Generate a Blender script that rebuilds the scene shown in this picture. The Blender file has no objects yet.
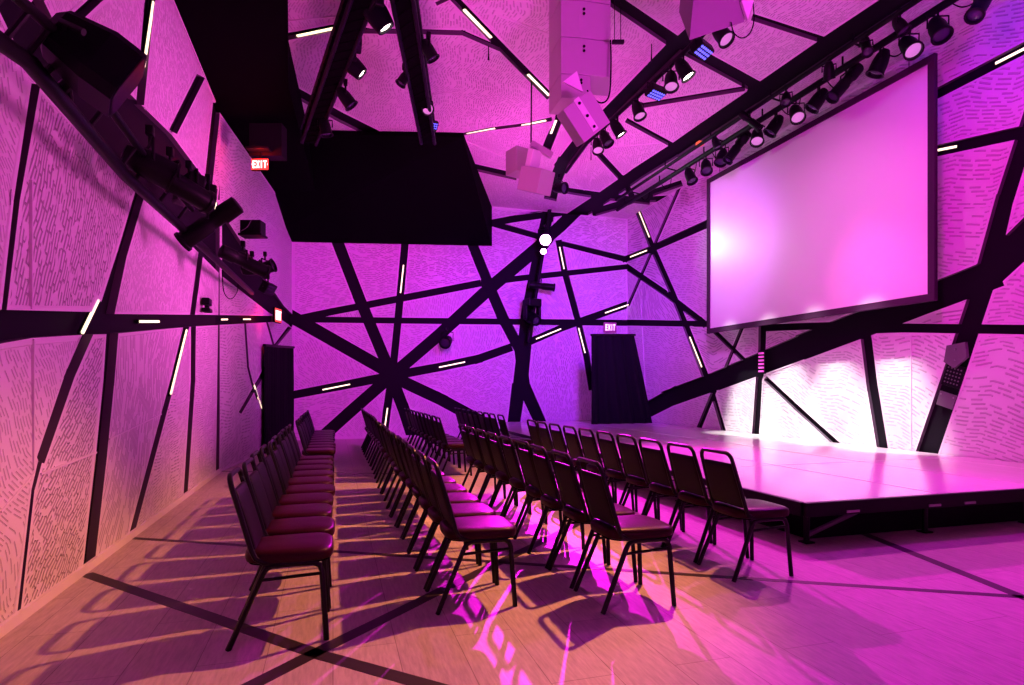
import bpy, bmesh, math, random
from mathutils import Vector, Matrix
from mathutils.geometry import delaunay_2d_cdt
random.seed(7)
SC = bpy.context.scene
COL = SC.collection
V = Vector
# ------------------------------------------------------------------ camera
F = 604.0                       # focal length in pixels of the 1024 px wide frame
HOR = 388.0                     # horizon row
YAW = math.atan(179.0 / F)      # camera is turned towards +X
CAM = V((0, 0, 1.27))
FW = V((math.sin(YAW), math.cos(YAW), 0)); RT = V((math.cos(YAW), -math.sin(YAW), 0)); UP = V((0, 0, 1))
cd = bpy.data.cameras.new('camera'); cam = bpy.data.objects.new('camera', cd); COL.objects.link(cam)
cd.sensor_width = 36; cd.lens = 36 * F / 1024; cd.shift_y = (HOR - 342.5) / 1024
cd.clip_start = 0.05
cam.location = CAM; cam.rotation_euler = (math.pi / 2, 0, -YAW)
SC.camera = cam
vs = SC.view_settings
SC.display_settings.display_device = 'sRGB'
vs.view_transform = 'Standard'; vs.look = 'None'; vs.gamma = 1; vs.exposure = 0; vs.use_curve_mapping = False

def ray(px, py):
    return FW + RT * ((px - 512) / F) + UP * ((HOR - py) / F)

class Plane:
    """a flat surface of the room; a, b are metres along e1 and e2, h metres out of it into the room"""
    def __init__(s, o, e1, e2):
        s.o = V(o); s.e1 = V(e1).normalized(); s.e2 = V(e2).normalized(); s.n = s.e1.cross(s.e2).normalized()
    def ab(s, px, py, h=0.0):
        d = ray(px, py); t = (s.o + s.n * h - CAM).dot(s.n) / d.dot(s.n)
        q = CAM + d * t - s.o
        return (q.dot(s.e1), q.dot(s.e2))
    def P(s, a, b, h=0.0):
        return s.o + s.e1 * a + s.e2 * b + s.n * h
    def at(s, px, py, h=0.0):
        return s.P(*s.ab(px, py, h), h)
def at_z(px, py, z):
    d = ray(px, py); return CAM + d * ((z - CAM.z) / d.z)
def at_x(px, py, x):
    d = ray(px, py); return CAM + d * (x / d.x)
def at_y(px, py, y):
    d = ray(px, py); return CAM + d * (y / d.y)
def at_d(px, py, dist):
    return CAM + ray(px, py) * dist

# ------------------------------------------------------------------ materials
def mat(name, col, rough=0.5, metal=0.0, spec=0.5, emit=None, es=0.0):
    m = bpy.data.materials.new(name); m.use_nodes = True
    b = m.node_tree.nodes['Principled BSDF']
    b.inputs['Base Color'].default_value = (*col, 1); b.inputs['Roughness'].default_value = rough
    b.inputs['Metallic'].default_value = metal; b.inputs['Specular IOR Level'].default_value = spec
    if emit:
        b.inputs['Emission Color'].default_value = (*emit, 1); b.inputs['Emission Strength'].default_value = es
    return m
def noise_bump(m, scale, strength, dist=0.01):
    nt = m.node_tree; b = nt.nodes['Principled BSDF']
    tc = nt.nodes.new('ShaderNodeTexCoord'); n = nt.nodes.new('ShaderNodeTexNoise'); bp = nt.nodes.new('ShaderNodeBump')
    n.inputs['Scale'].default_value = scale; n.inputs['Detail'].default_value = 4
    bp.inputs['Strength'].default_value = strength; bp.inputs['Distance'].default_value = dist
    nt.links.new(tc.outputs['Object'], n.inputs['Vector']); nt.links.new(n.outputs['Fac'], bp.inputs['Height'])
    nt.links.new(bp.outputs['Normal'], b.inputs['Normal'])
    return m
M = {}
M['black'] = mat('matte black', (.0025, .002, .003), .85, spec=.02)
M['substrate'] = mat('groove black', (.006, .004, .008), .7, spec=.12)
M['metal'] = noise_bump(mat('black metal', (.004, .0035, .005), .45, spec=.16), 120, .1)
M['frame'] = mat('black chair frame', (.004, .0035, .0045), .36, spec=.22)
M['glossblack'] = mat('black gloss housing', (.004, .003, .006), .4, spec=.08)
M['cloth'] = noise_bump(mat('black drape', (.007, .006, .009), .9, spec=.1), 40, .3)
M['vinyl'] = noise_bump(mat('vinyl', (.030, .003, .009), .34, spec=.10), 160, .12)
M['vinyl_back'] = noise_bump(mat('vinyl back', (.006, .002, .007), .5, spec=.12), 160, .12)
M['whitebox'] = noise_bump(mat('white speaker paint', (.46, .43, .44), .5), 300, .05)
M['mauvebox'] = noise_bump(mat('grey speaker paint', (.26, .24, .25), .55), 300, .05)  # white paint made darker; the box's dim lighting is in the colour
M['white'] = mat('white trim', (.8, .78, .78), .55)
M['screen'] = mat('screen cloth', (.86, .84, .86), .36, spec=.6)
M['screenframe'] = mat('screen border', (.05, .018, .05), .8, spec=.1)
M['edge'] = mat('dark panel edge', (.13, .10, .13), .6, spec=.2)
M['tape'] = mat('dark floor inlay', (.018, .010, .014), .5)
M['led'] = mat('warm led', (.9, .8, .6), .4, emit=(1, .78, .50), es=1.9)
M['lens'] = mat('dark lens', (.04, .03, .06), .12)
M['lens_mauve'] = mat('mauve lens', (.3, .15, .3), .2, emit=(.9, .3, .85), es=.55)
M['lens_white'] = mat('lit lens', (.9, .9, .9), .2, emit=(1, .82, .72), es=9)
M['lens_blue'] = mat('blue lens', (.1, .1, .5), .2, emit=(.10, .10, 1), es=2.2)
M['lens_beam'] = mat('beam lens', (.9, .9, .9), .2, emit=(1, .40, .95), es=30)
M['exit_red'] = mat('exit sign face', (.8, .08, .06), .4, emit=(1, .07, .05), es=.9)
M['exit_letter'] = mat('exit letters', (.9, .9, .8), .4, emit=(1, .8, .7), es=1.8)
M['exit_dark'] = mat('exit letters dark red', (.16, .01, .01), .5)
M['exit_pink'] = mat('clear sign panel', (.35, .10, .25), .3, emit=(1, .10, .45), es=.06)
M['amber'] = mat('orange indicator', (.6, .1, .05), .4, emit=(1, .16, .05), es=.8)
M['steel'] = mat('brushed steel', (.35, .33, .35), .35, metal=.9)
M['plate'] = mat('grey plate', (.13, .11, .13), .5)

def panel_material(slot, depth, mort):
    m = bpy.data.materials.new('perforated white panel'); m.use_nodes = True
    nt = m.node_tree; b = nt.nodes['Principled BSDF']; L = nt.links.new
    uv = nt.nodes.new('ShaderNodeUVMap'); uv.uv_map = 'uv'
    # slight drift so that the slots run in uneven broken lines
    nz = nt.nodes.new('ShaderNodeTexNoise'); nz.inputs['Scale'].default_value = 2.3; nz.inputs['Detail'].default_value = 1
    sc = nt.nodes.new('ShaderNodeVectorMath'); sc.operation = 'SCALE'; sc.inputs['Scale'].default_value = .14
    ad = nt.nodes.new('ShaderNodeVectorMath'); ad.operation = 'ADD'
    L(uv.outputs['UV'], nz.inputs['Vector']); L(nz.outputs['Color'], sc.inputs[0]); L(uv.outputs['UV'], ad.inputs[0]); L(sc.outputs[0], ad.inputs[1])
    br = nt.nodes.new('ShaderNodeTexBrick')
    br.offset = .37; br.offset_frequency = 2; br.squash = 1.7; br.squash_frequency = 3
    br.inputs['Scale'].default_value = 1; br.inputs['Brick Width'].default_value = .17; br.inputs['Row Height'].default_value = .05
    br.inputs['Mortar Size'].default_value = mort; br.inputs['Mortar Smooth'].default_value = .45
    L(ad.outputs[0], br.inputs['Vector'])
    # some slots are filled in
    n2 = nt.nodes.new('ShaderNodeTexNoise'); n2.inputs['Scale'].default_value = 9; n2.inputs['Detail'].default_value = 0
    L(uv.outputs['UV'], n2.inputs['Vector'])
    st = nt.nodes.new('ShaderNodeMapRange'); st.inputs['From Min'].default_value = .36; st.inputs['From Max'].default_value = .44
    L(n2.outputs['Fac'], st.inputs['Value'])
    mu = nt.nodes.new('ShaderNodeMath'); mu.operation = 'MULTIPLY'; L(br.outputs['Fac'], mu.inputs[0]); L(st.outputs['Result'], mu.inputs[1])
    mx = nt.nodes.new('ShaderNodeMix'); mx.data_type = 'RGBA'
    mx.inputs['A'].default_value = (.80, .78, .78, 1); mx.inputs['B'].default_value = (*slot, 1)
    L(mu.outputs[0], mx.inputs['Factor']); L(mx.outputs['Result'], b.inputs['Base Color'])
    iv = nt.nodes.new('ShaderNodeMath'); iv.operation = 'SUBTRACT'; iv.inputs[0].default_value = 1; L(mu.outputs[0], iv.inputs[1])
    bp = nt.nodes.new('ShaderNodeBump'); bp.inputs['Strength'].default_value = .8; bp.inputs['Distance'].default_value = depth
    L(iv.outputs[0], bp.inputs['Height']); L(bp.outputs['Normal'], b.inputs['Normal'])
    b.inputs['Roughness'].default_value = .6; b.inputs['Specular IOR Level'].default_value = .25
    return m

def dash_material(name, slot, depth, row, length, width):
    """white panel cut with staggered rows of short slots"""
    m = bpy.data.materials.new(name); m.use_nodes = True
    nt = m.node_tree; b = nt.nodes['Principled BSDF']; L = nt.links.new
    def mth(op, a, c=None, d=None):
        n = nt.nodes.new('ShaderNodeMath'); n.operation = op
        for i, x in enumerate((a, c, d)):
            if x is None: continue
            if isinstance(x, (int, float)): n.inputs[i].default_value = x
            else: L(x, n.inputs[i])
        return n.outputs[0]
    uv = nt.nodes.new('ShaderNodeUVMap'); uv.uv_map = 'uv'
    sp = nt.nodes.new('ShaderNodeSeparateXYZ'); L(uv.outputs['UV'], sp.inputs[0])
    nz = nt.nodes.new('ShaderNodeTexNoise'); nz.inputs['Scale'].default_value = 1.3; nz.inputs['Detail'].default_value = 0
    L(uv.outputs['UV'], nz.inputs['Vector'])
    u = sp.outputs['X']
    tri = mth('PINGPONG', u, length * 2.6)
    v = mth('ADD', sp.outputs['Y'], mth('ADD', mth('MULTIPLY', nz.outputs['Fac'], .25), mth('MULTIPLY', tri, .22)))
    vr = mth('DIVIDE', v, row); rid = mth('FLOOR', vr); vf = mth('FRACT', vr)
    wn = nt.nodes.new('ShaderNodeTexWhiteNoise'); wn.noise_dimensions = '1D'; L(rid, wn.inputs['W'])
    uc = mth('ADD', mth('DIVIDE', u, length), wn.outputs['Value']); cid = mth('FLOOR', uc); uf = mth('FRACT', uc)
    cb = nt.nodes.new('ShaderNodeCombineXYZ'); L(cid, cb.inputs[0]); L(rid, cb.inputs[1])
    w2 = nt.nodes.new('ShaderNodeTexWhiteNoise'); w2.noise_dimensions = '2D'; L(cb.outputs[0], w2.inputs['Vector'])
    on = mth('GREATER_THAN', w2.outputs['Value'], .16)
    ends = mth('MULTIPLY', mth('GREATER_THAN', uf, .07), mth('LESS_THAN', uf, mth('ADD', mth('MULTIPLY', w2.outputs['Value'], .3), .64)))
    mr = nt.nodes.new('ShaderNodeMapRange'); mr.interpolation_type = 'SMOOTHSTEP'
    L(mth('ABSOLUTE', mth('SUBTRACT', vf, .5)), mr.inputs['Value'])
    mr.inputs['From Min'].default_value = width; mr.inputs['From Max'].default_value = width * .55; mr.inputs['To Min'].default_value = 0; mr.inputs['To Max'].default_value = 1
    f = mth('MULTIPLY', mth('MULTIPLY', on, ends), mr.outputs['Result'])
    mx = nt.nodes.new('ShaderNodeMix'); mx.data_type = 'RGBA'
    mx.inputs['A'].default_value = (.80, .78, .78, 1); mx.inputs['B'].default_value = (*slot, 1)
    L(f, mx.inputs['Factor']); L(mx.outputs['Result'], b.inputs['Base Color'])
    bp = nt.nodes.new('ShaderNodeBump'); bp.inputs['Strength'].default_value = .9; bp.inputs['Distance'].default_value = depth
    L(mth('SUBTRACT', 1, f), bp.inputs['Height']); L(bp.outputs['Normal'], b.inputs['Normal'])
    b.inputs['Roughness'].default_value = .6; b.inputs['Specular IOR Level'].default_value = .25
    return m
def floor_material():
    m = bpy.data.materials.new('pale oak floor'); m.use_nodes = True
    nt = m.node_tree; b = nt.nodes['Principled BSDF']; L = nt.links.new
    tc = nt.nodes.new('ShaderNodeTexCoord')
    mp = nt.nodes.new('ShaderNodeMapping'); mp.inputs['Rotation'].default_value = (0, 0, math.radians(90))
    L(tc.outputs['Object'], mp.inputs['Vector'])
    br = nt.nodes.new('ShaderNodeTexBrick'); br.offset = .5
    br.inputs['Brick Width'].default_value = 1.22; br.inputs['Row Height'].default_value = .30
    br.inputs['Mortar Size'].default_value = .0022; br.inputs['Scale'].default_value = 1
    br.inputs['Color1'].default_value = (.52, .47, .42, 1); br.inputs['Color2'].default_value = (.46, .41, .37, 1); br.inputs['Mortar'].default_value = (.25, .21, .19, 1)
    L(mp.outputs[0], br.inputs['Vector'])
    m2 = nt.nodes.new('ShaderNodeMapping'); m2.inputs['Scale'].default_value = (26, 3.2, 1); L(tc.outputs['Object'], m2.inputs['Vector'])
    nz = nt.nodes.new('ShaderNodeTexNoise'); nz.inputs['Scale'].default_value = 2.2; nz.inputs['Detail'].default_value = 6; nz.inputs['Roughness'].default_value = .65
    L(m2.outputs[0], nz.inputs['Vector'])
    cr = nt.nodes.new('ShaderNodeMapRange'); cr.inputs['From Min'].default_value = .3; cr.inputs['From Max'].default_value = .7; cr.inputs['To Min'].default_value = .72; cr.inputs['To Max'].default_value = 1.12
    L(nz.outputs['Fac'], cr.inputs['Value'])
    mx = nt.nodes.new('ShaderNodeMix'); mx.data_type = 'RGBA'; mx.blend_type = 'MULTIPLY'; mx.inputs['Factor'].default_value = 1
    L(br.outputs['Color'], mx.inputs['A']); L(cr.outputs['Result'], mx.inputs['B']); L(mx.outputs['Result'], b.inputs['Base Color'])
    b.inputs['Roughness'].default_value = .5; b.inputs['Specular IOR Level'].default_value = .4
    return m
M['panel'] = dash_material('slotted white panel', (.60, .57, .58), .03, .046, .16, .22)
M['panel_long'] = dash_material('long slotted white panel', (.50, .47, .48), .035, .050, .46, .22)
M['panel_near'] = panel_material((.42, .39, .40), .05, .012)
M['floor'] = floor_material()
def deck_material():
    m = mat('pale stage deck', (.74, .70, .70), .2, spec=.8)
    nt = m.node_tree; b = nt.nodes['Principled BSDF']; L = nt.links.new
    tc = nt.nodes.new('ShaderNodeTexCoord'); mp = nt.nodes.new('ShaderNodeMapping'); mp.inputs['Scale'].default_value = (20, 2, 1)
    nz = nt.nodes.new('ShaderNodeTexNoise'); nz.inputs['Scale'].default_value = 1.6; nz.inputs['Detail'].default_value = 5
    L(tc.outputs['Object'], mp.inputs['Vector']); L(mp.outputs[0], nz.inputs['Vector'])
    cr = nt.nodes.new('ShaderNodeMapRange'); cr.inputs['To Min'].default_value = .13; cr.inputs['To Max'].default_value = .22
    L(nz.outputs['Fac'], cr.inputs['Value']); L(cr.outputs['Result'], b.inputs['Roughness'])
    return m
M['deck'] = deck_material()

# ------------------------------------------------------------------ mesh helpers
def frame_to(d, hint=UP):
    """rotation whose local z runs along d"""
    z = V(d).normalized(); h = V(hint)
    if abs(z.dot(h.normalized())) > .98: h = V((0, 1, 0))
    x = h.cross(z).normalized(); y = z.cross(x)
    return Matrix((x, y, z)).transposed()
class MB:
    def __init__(s): s.v = []; s.f = []; s.mi = []; s.sm = []
    def add(s, vs_, fs, mi=0, smooth=False):
        o = len(s.v); s.v += [V(x) for x in vs_]
        for f in fs: s.f.append([i + o for i in f]); s.mi.append(mi); s.sm.append(smooth)
        return s
    def box(s, c, size, rot=None, mi=0, bev=0.0):
        bm = bmesh.new(); bmesh.ops.create_cube(bm, size=1)
        for v in bm.verts: v.co = V((v.co.x * size[0], v.co.y * size[1], v.co.z * size[2]))
        if bev: bmesh.ops.bevel(bm, geom=bm.edges[:], offset=bev, segments=2, profile=.5, affect='EDGES')
        bm.verts.index_update()
        R = rot if rot is not None else Matrix.Identity(3)
        s.add([R @ v.co + V(c) for v in bm.verts], [[v.index for v in f.verts] for f in bm.faces], mi); bm.free(); return s
    def tube(s, path, r, n=8, mi=0, cap=True, flat=1.0):
        path = [V(p) for p in path]; rs = r if isinstance(r, (list, tuple)) else [r] * len(path)
        rings = []; prev = None
        for i, p in enumerate(path):
            d = (path[min(i + 1, len(path) - 1)] - path[max(i - 1, 0)]).normalized()
            if prev is None: x = frame_to(d).col[0].copy()
            else:
                x = prev - d * prev.dot(d)
                x = x.normalized() if x.length > 1e-6 else frame_to(d).col[0].copy()
            y = d.cross(x); prev = x
            rings.append([p + (x * math.cos(2 * math.pi * k / n) + y * math.sin(2 * math.pi * k / n) * flat) * rs[i] for k in range(n)])
        fs = []
        for i in range(len(path) - 1):
            for k in range(n): fs.append([i * n + k, i * n + (k + 1) % n, (i + 1) * n + (k + 1) % n, (i + 1) * n + k])
        s.add([q for ring in rings for q in ring], fs, mi, True)
        if cap:
            s.add(rings[0], [list(range(n))[::-1]], mi); s.add(rings[-1], [list(range(n))], mi)
        return s
    def lathe(s, c, d, prof, n=20, mi=0, cap=True):
        """prof: (distance along d, radius)"""
        R = frame_to(d); c = V(c); pts = []; fs = []
        for z, r in prof:
            for k in range(n): pts.append(c + R @ V((r * math.cos(2 * math.pi * k / n), r * math.sin(2 * math.pi * k / n), z)))
        for i in range(len(prof) - 1):
            for k in range(n): fs.append([i * n + k, i * n + (k + 1) % n, (i + 1) * n + (k + 1) % n, (i + 1) * n + k])
        s.add(pts, fs, mi, True)
        if cap:
            m_ = len(prof) - 1
            s.add(pts[:n], [list(range(n))[::-1]], mi); s.add(pts[m_ * n:], [list(range(n))], mi)
        return s
    def loft(s, rings, mi=0, smooth=True, caps=True):
        n = len(rings[0]); fs = []
        for i in range(len(rings) - 1):
            for k in range(n): fs.append([i * n + k, i * n + (k + 1) % n, (i + 1) * n + (k + 1) % n, (i + 1) * n + k])
        s.add([q for r in rings for q in r], fs, mi, smooth)
        if caps: s.add(rings[0], [list(range(n))[::-1]], mi, smooth); s.add(rings[-1], [list(range(n))], mi, smooth)
        return s
    def prism(s, bottom, top, mi=0):
        n = len(bottom)
        s.add(list(bottom) + list(top), [list(range(n))[::-1], list(range(n, 2 * n))] + [[k, (k + 1) % n, n + (k + 1) % n, n + k] for k in range(n)], mi); return s
    def build(s, name, m, parent=None, loc=None):
        me = bpy.data.meshes.new(name); L = V(loc) if loc is not None else V((0, 0, 0))
        me.from_pydata([v - L for v in s.v], [], s.f)
        for x in (m if isinstance(m, (list, tuple)) else [m]): me.materials.append(x)
        for p, i, sm in zip(me.polygons, s.mi, s.sm): p.material_index = i; p.use_smooth = sm
        bm = bmesh.new(); bm.from_mesh(me); bmesh.ops.remove_doubles(bm, verts=bm.verts, dist=1e-6); bmesh.ops.recalc_face_normals(bm, faces=bm.faces); bm.to_mesh(me); bm.free()
        if any(s.sm): me.set_sharp_from_angle(angle=math.radians(40))
        o = bpy.data.objects.new(name, me); COL.objects.link(o); o.location = L
        if parent: o.parent = parent; o.matrix_parent_inverse = Matrix.Translation(-parent.location) if parent.type != 'EMPTY' else parent.matrix_world.inverted()
        return o
def smooth(pts, n=5):
    """Catmull-Rom curve through the points, for cables"""
    p = [V(q) for q in pts]; p = [p[0] * 2 - p[1]] + p + [p[-1] * 2 - p[-2]]; out = []
    for i in range(1, len(p) - 2):
        a, b, c, d = p[i - 1], p[i], p[i + 1], p[i + 2]
        for k in range(n):
            t = k / n
            out.append((b * 2 + (c - a) * t + (a * 2 - b * 5 + c * 4 - d) * t * t + (b * 3 - a - c * 3 + d) * t ** 3) * .5)
    return out + [p[-2]]
def empty(name, loc=(0, 0, 0), label=None, cat=None, group=None, rz=0):
    o = bpy.data.objects.new(name, None); o.empty_display_size = .1; COL.objects.link(o)
    o.location = loc; o.rotation_euler = (0, 0, rz)
    o.matrix_world = Matrix.Translation(V(loc)) @ Matrix.Rotation(rz, 4, 'Z')
    return tag(o, label, cat, group)
def tag(o, label=None, cat=None, group=None, kind=None):
    if label: o['label'] = label
    if cat: o['category'] = cat
    if group: o['group'] = group
    if kind: o['kind'] = kind
    return o
def arc(c, r, a0, a1, n, fx, fy):
    return [V(c) + V(fx) * (r * math.cos(a0 + (a1 - a0) * i / n)) + V(fy) * (r * math.sin(a0 + (a1 - a0) * i / n)) for i in range(n + 1)]
ORD = ['first', 'second', 'third', 'fourth', 'fifth', 'sixth', 'seventh', 'eighth', 'ninth', 'tenth', 'eleventh', 'twelfth', 'thirteenth']

# ------------------------------------------------------------------ room shell
XL, XR, YB, YF, ZC = -1.64, 8.05, 15.6, -2.6, 6.1
YK, XK = 10.0, -0.95            # where the left wall turns in, and where it meets the back wall
T = .06                         # panel thickness
P_left = Plane((XL, YK, 0), (0, -1, 0), (0, 0, 1))         # a grows towards the camera
P_bend = Plane((XK, YB, 0), (XL - XK, YK - YB, 0), (0, 0, 1))
P_back = Plane((XK, YB, 0), (1, 0, 0), (0, 0, 1)); P_back.n = V((0, -1, 0))
P_right = Plane((XR, YB, 0), (0, -1, 0), (0, 0, 1)); P_right.n = V((-1, 0, 0))
P_ceil = Plane((XL, YF, ZC), (1, 0, 0), (0, 1, 0)); P_ceil.n = V((0, 0, -1))
P_left.n = V((1, 0, 0))
bd = (V((XL - XK, YK - YB, 0))).normalized(); P_bend.n = V((-bd.y, bd.x, 0))
if P_bend.n.x < 0: P_bend.n = -P_bend.n

def band_quads(pl, pts, w):
    """a straight band along a polyline; px points, px width (one number or one per point)"""
    out = []; ws = w if isinstance(w, (list, tuple)) else [w] * len(pts)
    for i in range(len(pts) - 1):
        p, q = V(pts[i]), V(pts[i + 1]); d = (q - p).normalized(); nrm = V((-d.y, d.x))
        e0 = d * (ws[i] * .5 if i > 0 else 0); e1 = d * (ws[i + 1] * .5 if i < len(pts) - 2 else 0)
        quad = [p - e0 + nrm * ws[i] / 2, q + e1 + nrm * ws[i + 1] / 2, q + e1 - nrm * ws[i + 1] / 2, p - e0 - nrm * ws[i] / 2]
        out.append([pl.ab(c.x, c.y) for c in quad])
    return out
def inside(p, poly):
    x, y = p; r = False; n = len(poly)
    for i in range(n):
        (x0_, y0_), (x1_, y1_) = poly[i], poly[(i + 1) % n]
        if (y0_ > y) != (y1_ > y) and x < (x1_ - x0_) * (y - y0_) / (y1_ - y0_) + x0_: r = not r
    return r
def build_panels(pl, outline, holes, wall, uvscale=1.0, angs=None, face=('panel',)):
    verts = []; faces = []
    for poly in [outline] + holes:
        area = sum(poly[i][0] * poly[(i + 1) % len(poly)][1] - poly[(i + 1) % len(poly)][0] * poly[i][1] for i in range(len(poly)))
        if area < 0: poly = poly[::-1]
        k = len(verts); verts += [V(p) for p in poly]; faces.append(list(range(k, k + len(poly))))
    edges = [(f[i], f[(i + 1) % len(f)]) for f in faces for i in range(len(f))]
    ov, oe, of, _, _, _ = delaunay_2d_cdt(verts, edges, [], 0, 1e-4)
    def mid(f): return (sum(ov[i].x for i in f) / len(f), sum(ov[i].y for i in f) / len(f))
    tri = []
    for f in of:
        m_ = mid(f)
        if inside(m_, outline) and not any(inside(m_, h_) for h_ in holes): tri.append(f)
    emap = {}
    for i, f in enumerate(tri):
        for k in range(len(f)): emap.setdefault(frozenset((f[k], f[(k + 1) % len(f)])), []).append(i)
    comp = [-1] * len(tri); nc = 0
    for i in range(len(tri)):
        if comp[i] >= 0: continue
        st = [i]; comp[i] = nc
        while st:
            j = st.pop(); f = tri[j]
            for k in range(len(f)):
                for q in emap[frozenset((f[k], f[(k + 1) % len(f)]))]:
                    if comp[q] < 0: comp[q] = nc; st.append(q)
        nc += 1
    n = 0
    for c in range(nc):
        fs = [f for f, k in zip(tri, comp) if k == c]
        area = sum(abs((ov[f[1]] - ov[f[0]]).cross(ov[f[2]] - ov[f[0]])) / 2 for f in fs)
        if area < .006: continue
        bm = bmesh.new(); vm = {}
        for f in fs:
            for i in f:
                if i not in vm: vm[i] = bm.verts.new((ov[i].x, ov[i].y, 0))
            bm.faces.new([vm[i] for i in f])
        top = bm.faces[:]
        for f in top:
            f.normal_update()
            if f.normal.z < 0: f.normal_flip()
        per = sum(e.calc_length() for e in bm.edges if len(e.link_faces) == 1)
        rim = min(.035, .25 * area / per)
        r = bmesh.ops.inset_region(bm, faces=top, thickness=rim, depth=0, use_boundary=True, use_even_offset=False)
        for f in r['faces']: f.material_index = 1
        inner = [f for f in bm.faces if f.material_index == 0]
        r2 = bmesh.ops.inset_region(bm, faces=inner, thickness=rim * .25, depth=-.008, use_boundary=True, use_even_offset=False)
        for f in r2['faces']: f.material_index = 1
        be = [e for e in bm.edges if len(e.link_faces) == 1]
        ex = bmesh.ops.extrude_edge_only(bm, edges=be)
        for v in [g for g in ex['geom'] if isinstance(g, bmesh.types.BMVert)]: v.co.z = -T + .001
        for f in bm.faces:
            if abs(f.normal.z) < .5 and f.material_index == 0: f.material_index = 1
        for g in ex['geom']:
            if isinstance(g, bmesh.types.BMFace): g.material_index = 2
        uvl = bm.loops.layers.uv.new('uv')
        rr = random.Random(c * 17 + 5 + len(wall.name)); an = rr.choice(angs or [0, .35, .9, 1.57, 2.2, -.4]) + rr.uniform(-.12, .12); sc = uvscale * rr.uniform(.85, 1.2); sx = rr.choice([.6, .8, 1, 1.3])
        for f in bm.faces:
            for l in f.loops:
                x, y = l.vert.co.x * sc, l.vert.co.y * sc
                l[uvl].uv = ((x * math.cos(an) - y * math.sin(an)) * sx, x * math.sin(an) + y * math.cos(an))
        for v in bm.verts: v.co = pl.P(v.co.x, v.co.y, v.co.z)
        bmesh.ops.recalc_face_normals(bm, faces=bm.faces)
        cf = max(bm.faces, key=lambda f: f.calc_area())
        if cf.normal.dot(pl.n) < 0: bmesh.ops.reverse_faces(bm, faces=bm.faces)
        me = bpy.data.meshes.new('acoustic_panel'); bm.to_mesh(me); bm.free()
        me.materials.append(M[rr.choice(face)]); me.materials.append(M['white']); me.materials.append(M['edge'])
        o = bpy.data.objects.new('acoustic_panel', me); COL.objects.link(o); o.parent = wall; n += 1
    return n
def slab(name, pl, outline, m, th=.12, h=-T):
    b = MB(); f = [pl.P(x, y, h) for x, y in outline]; g = [pl.P(x, y, h - th) for x, y in outline]
    b.prism(f, g); o = b.build(name, m); o['kind'] = 'structure'; return o

LED = []
def led(pl, p, q, label, w=.035, h=-.03):
    a, b = pl.at(*p, h), pl.at(*q, h); d = b - a
    x = d.normalized(); y = pl.n.cross(x).normalized(); R = Matrix((x, y, pl.n)).transposed(); c = (a + b) / 2
    e = empty('led_bar', c, label, 'light', 'glowing bars set in the wall and ceiling grooves')
    MB().box(c + pl.n * .008, (d.length, w, .016), R, bev=.004).build('diffuser', M['led'], e)
    MB().box(c - pl.n * .008, (d.length + .03, w + .012, .018), R).build('channel', M['metal'], e)
    return e

# ---- left wall
wl = slab('wall_left', P_left, [(0 - .05, 0), (YK - YF, 0), (YK - YF, ZC), (-.05, ZC)], M['substrate'])
H = []
def pxpoly(pl, pts): return [pl.ab(*p) for p in pts]
H.append(pxpoly(P_left, [(-60, -60), (20, -5), (62, 34), (85, 50), (172, 135), (206, 181), (222, 212), (222, 276), (192, 246), (152, 200), (126, 176), (48, 94), (31, 76), (-5, 2), (-60, -50)]))
H.append(pxpoly(P_left, [(-30, 309), (94, 312), (114, 314), (222, 315), (222, 325), (193, 326.5), (111, 334), (79, 335), (32, 338), (-30, 349)]))
for pts, w in [([(36, 84), (17, 199), (3, 320)], [9, 6, 5]), ([(141, 190), (121, 258), (105, 318)], [10, 10, 17]),
               ([(201, 252), (192, 318)], 5), ([(220.5, 215), (219.5, 320)], 2.5),
               ([(52, 40), (98, -2), (120, -22)], [12, 10, 10]), ([(155, -30), (149, 8), (140, 105)], [10, 10, 8]),
               ([(201, 76), (173, 132)], 9), ([(217, 103), (208, 187)], 8), ([(233, 140), (224, 162), (220, 200)], 4), ([(20, 30), (45, -10)], 10), ([(53, 29), (38, -2), (20, -30)], 8),
               ([(102, 302), (70, 375), (40, 462)], [10, 10, 9]), ([(40, 462), (33, 490), (10, 690)], [4, 3, 3]),
               ([(113, 326), (109, 380), (101, 460), (88, 573)], [12, 11, 11, 11]), ([(188, 320), (173, 380), (164, 413), (131, 537)], [6, 5, 5, 5]),
               ([(193.5, 322), (193, 380), (185.5, 495)], [5, 4.5, 4]), ([(219.5, 322), (217.5, 474)], 3)]:
    H += band_quads(P_left, pts, w)
zt = 5.43
build_panels(P_left, [(.0, .0), (YK - YF, .0), (YK - YF, zt), (.0, zt)], H, wl, 1.4, [.25, .6, -.9, 1.2], ('panel_near', 'panel_long', 'panel'))
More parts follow.
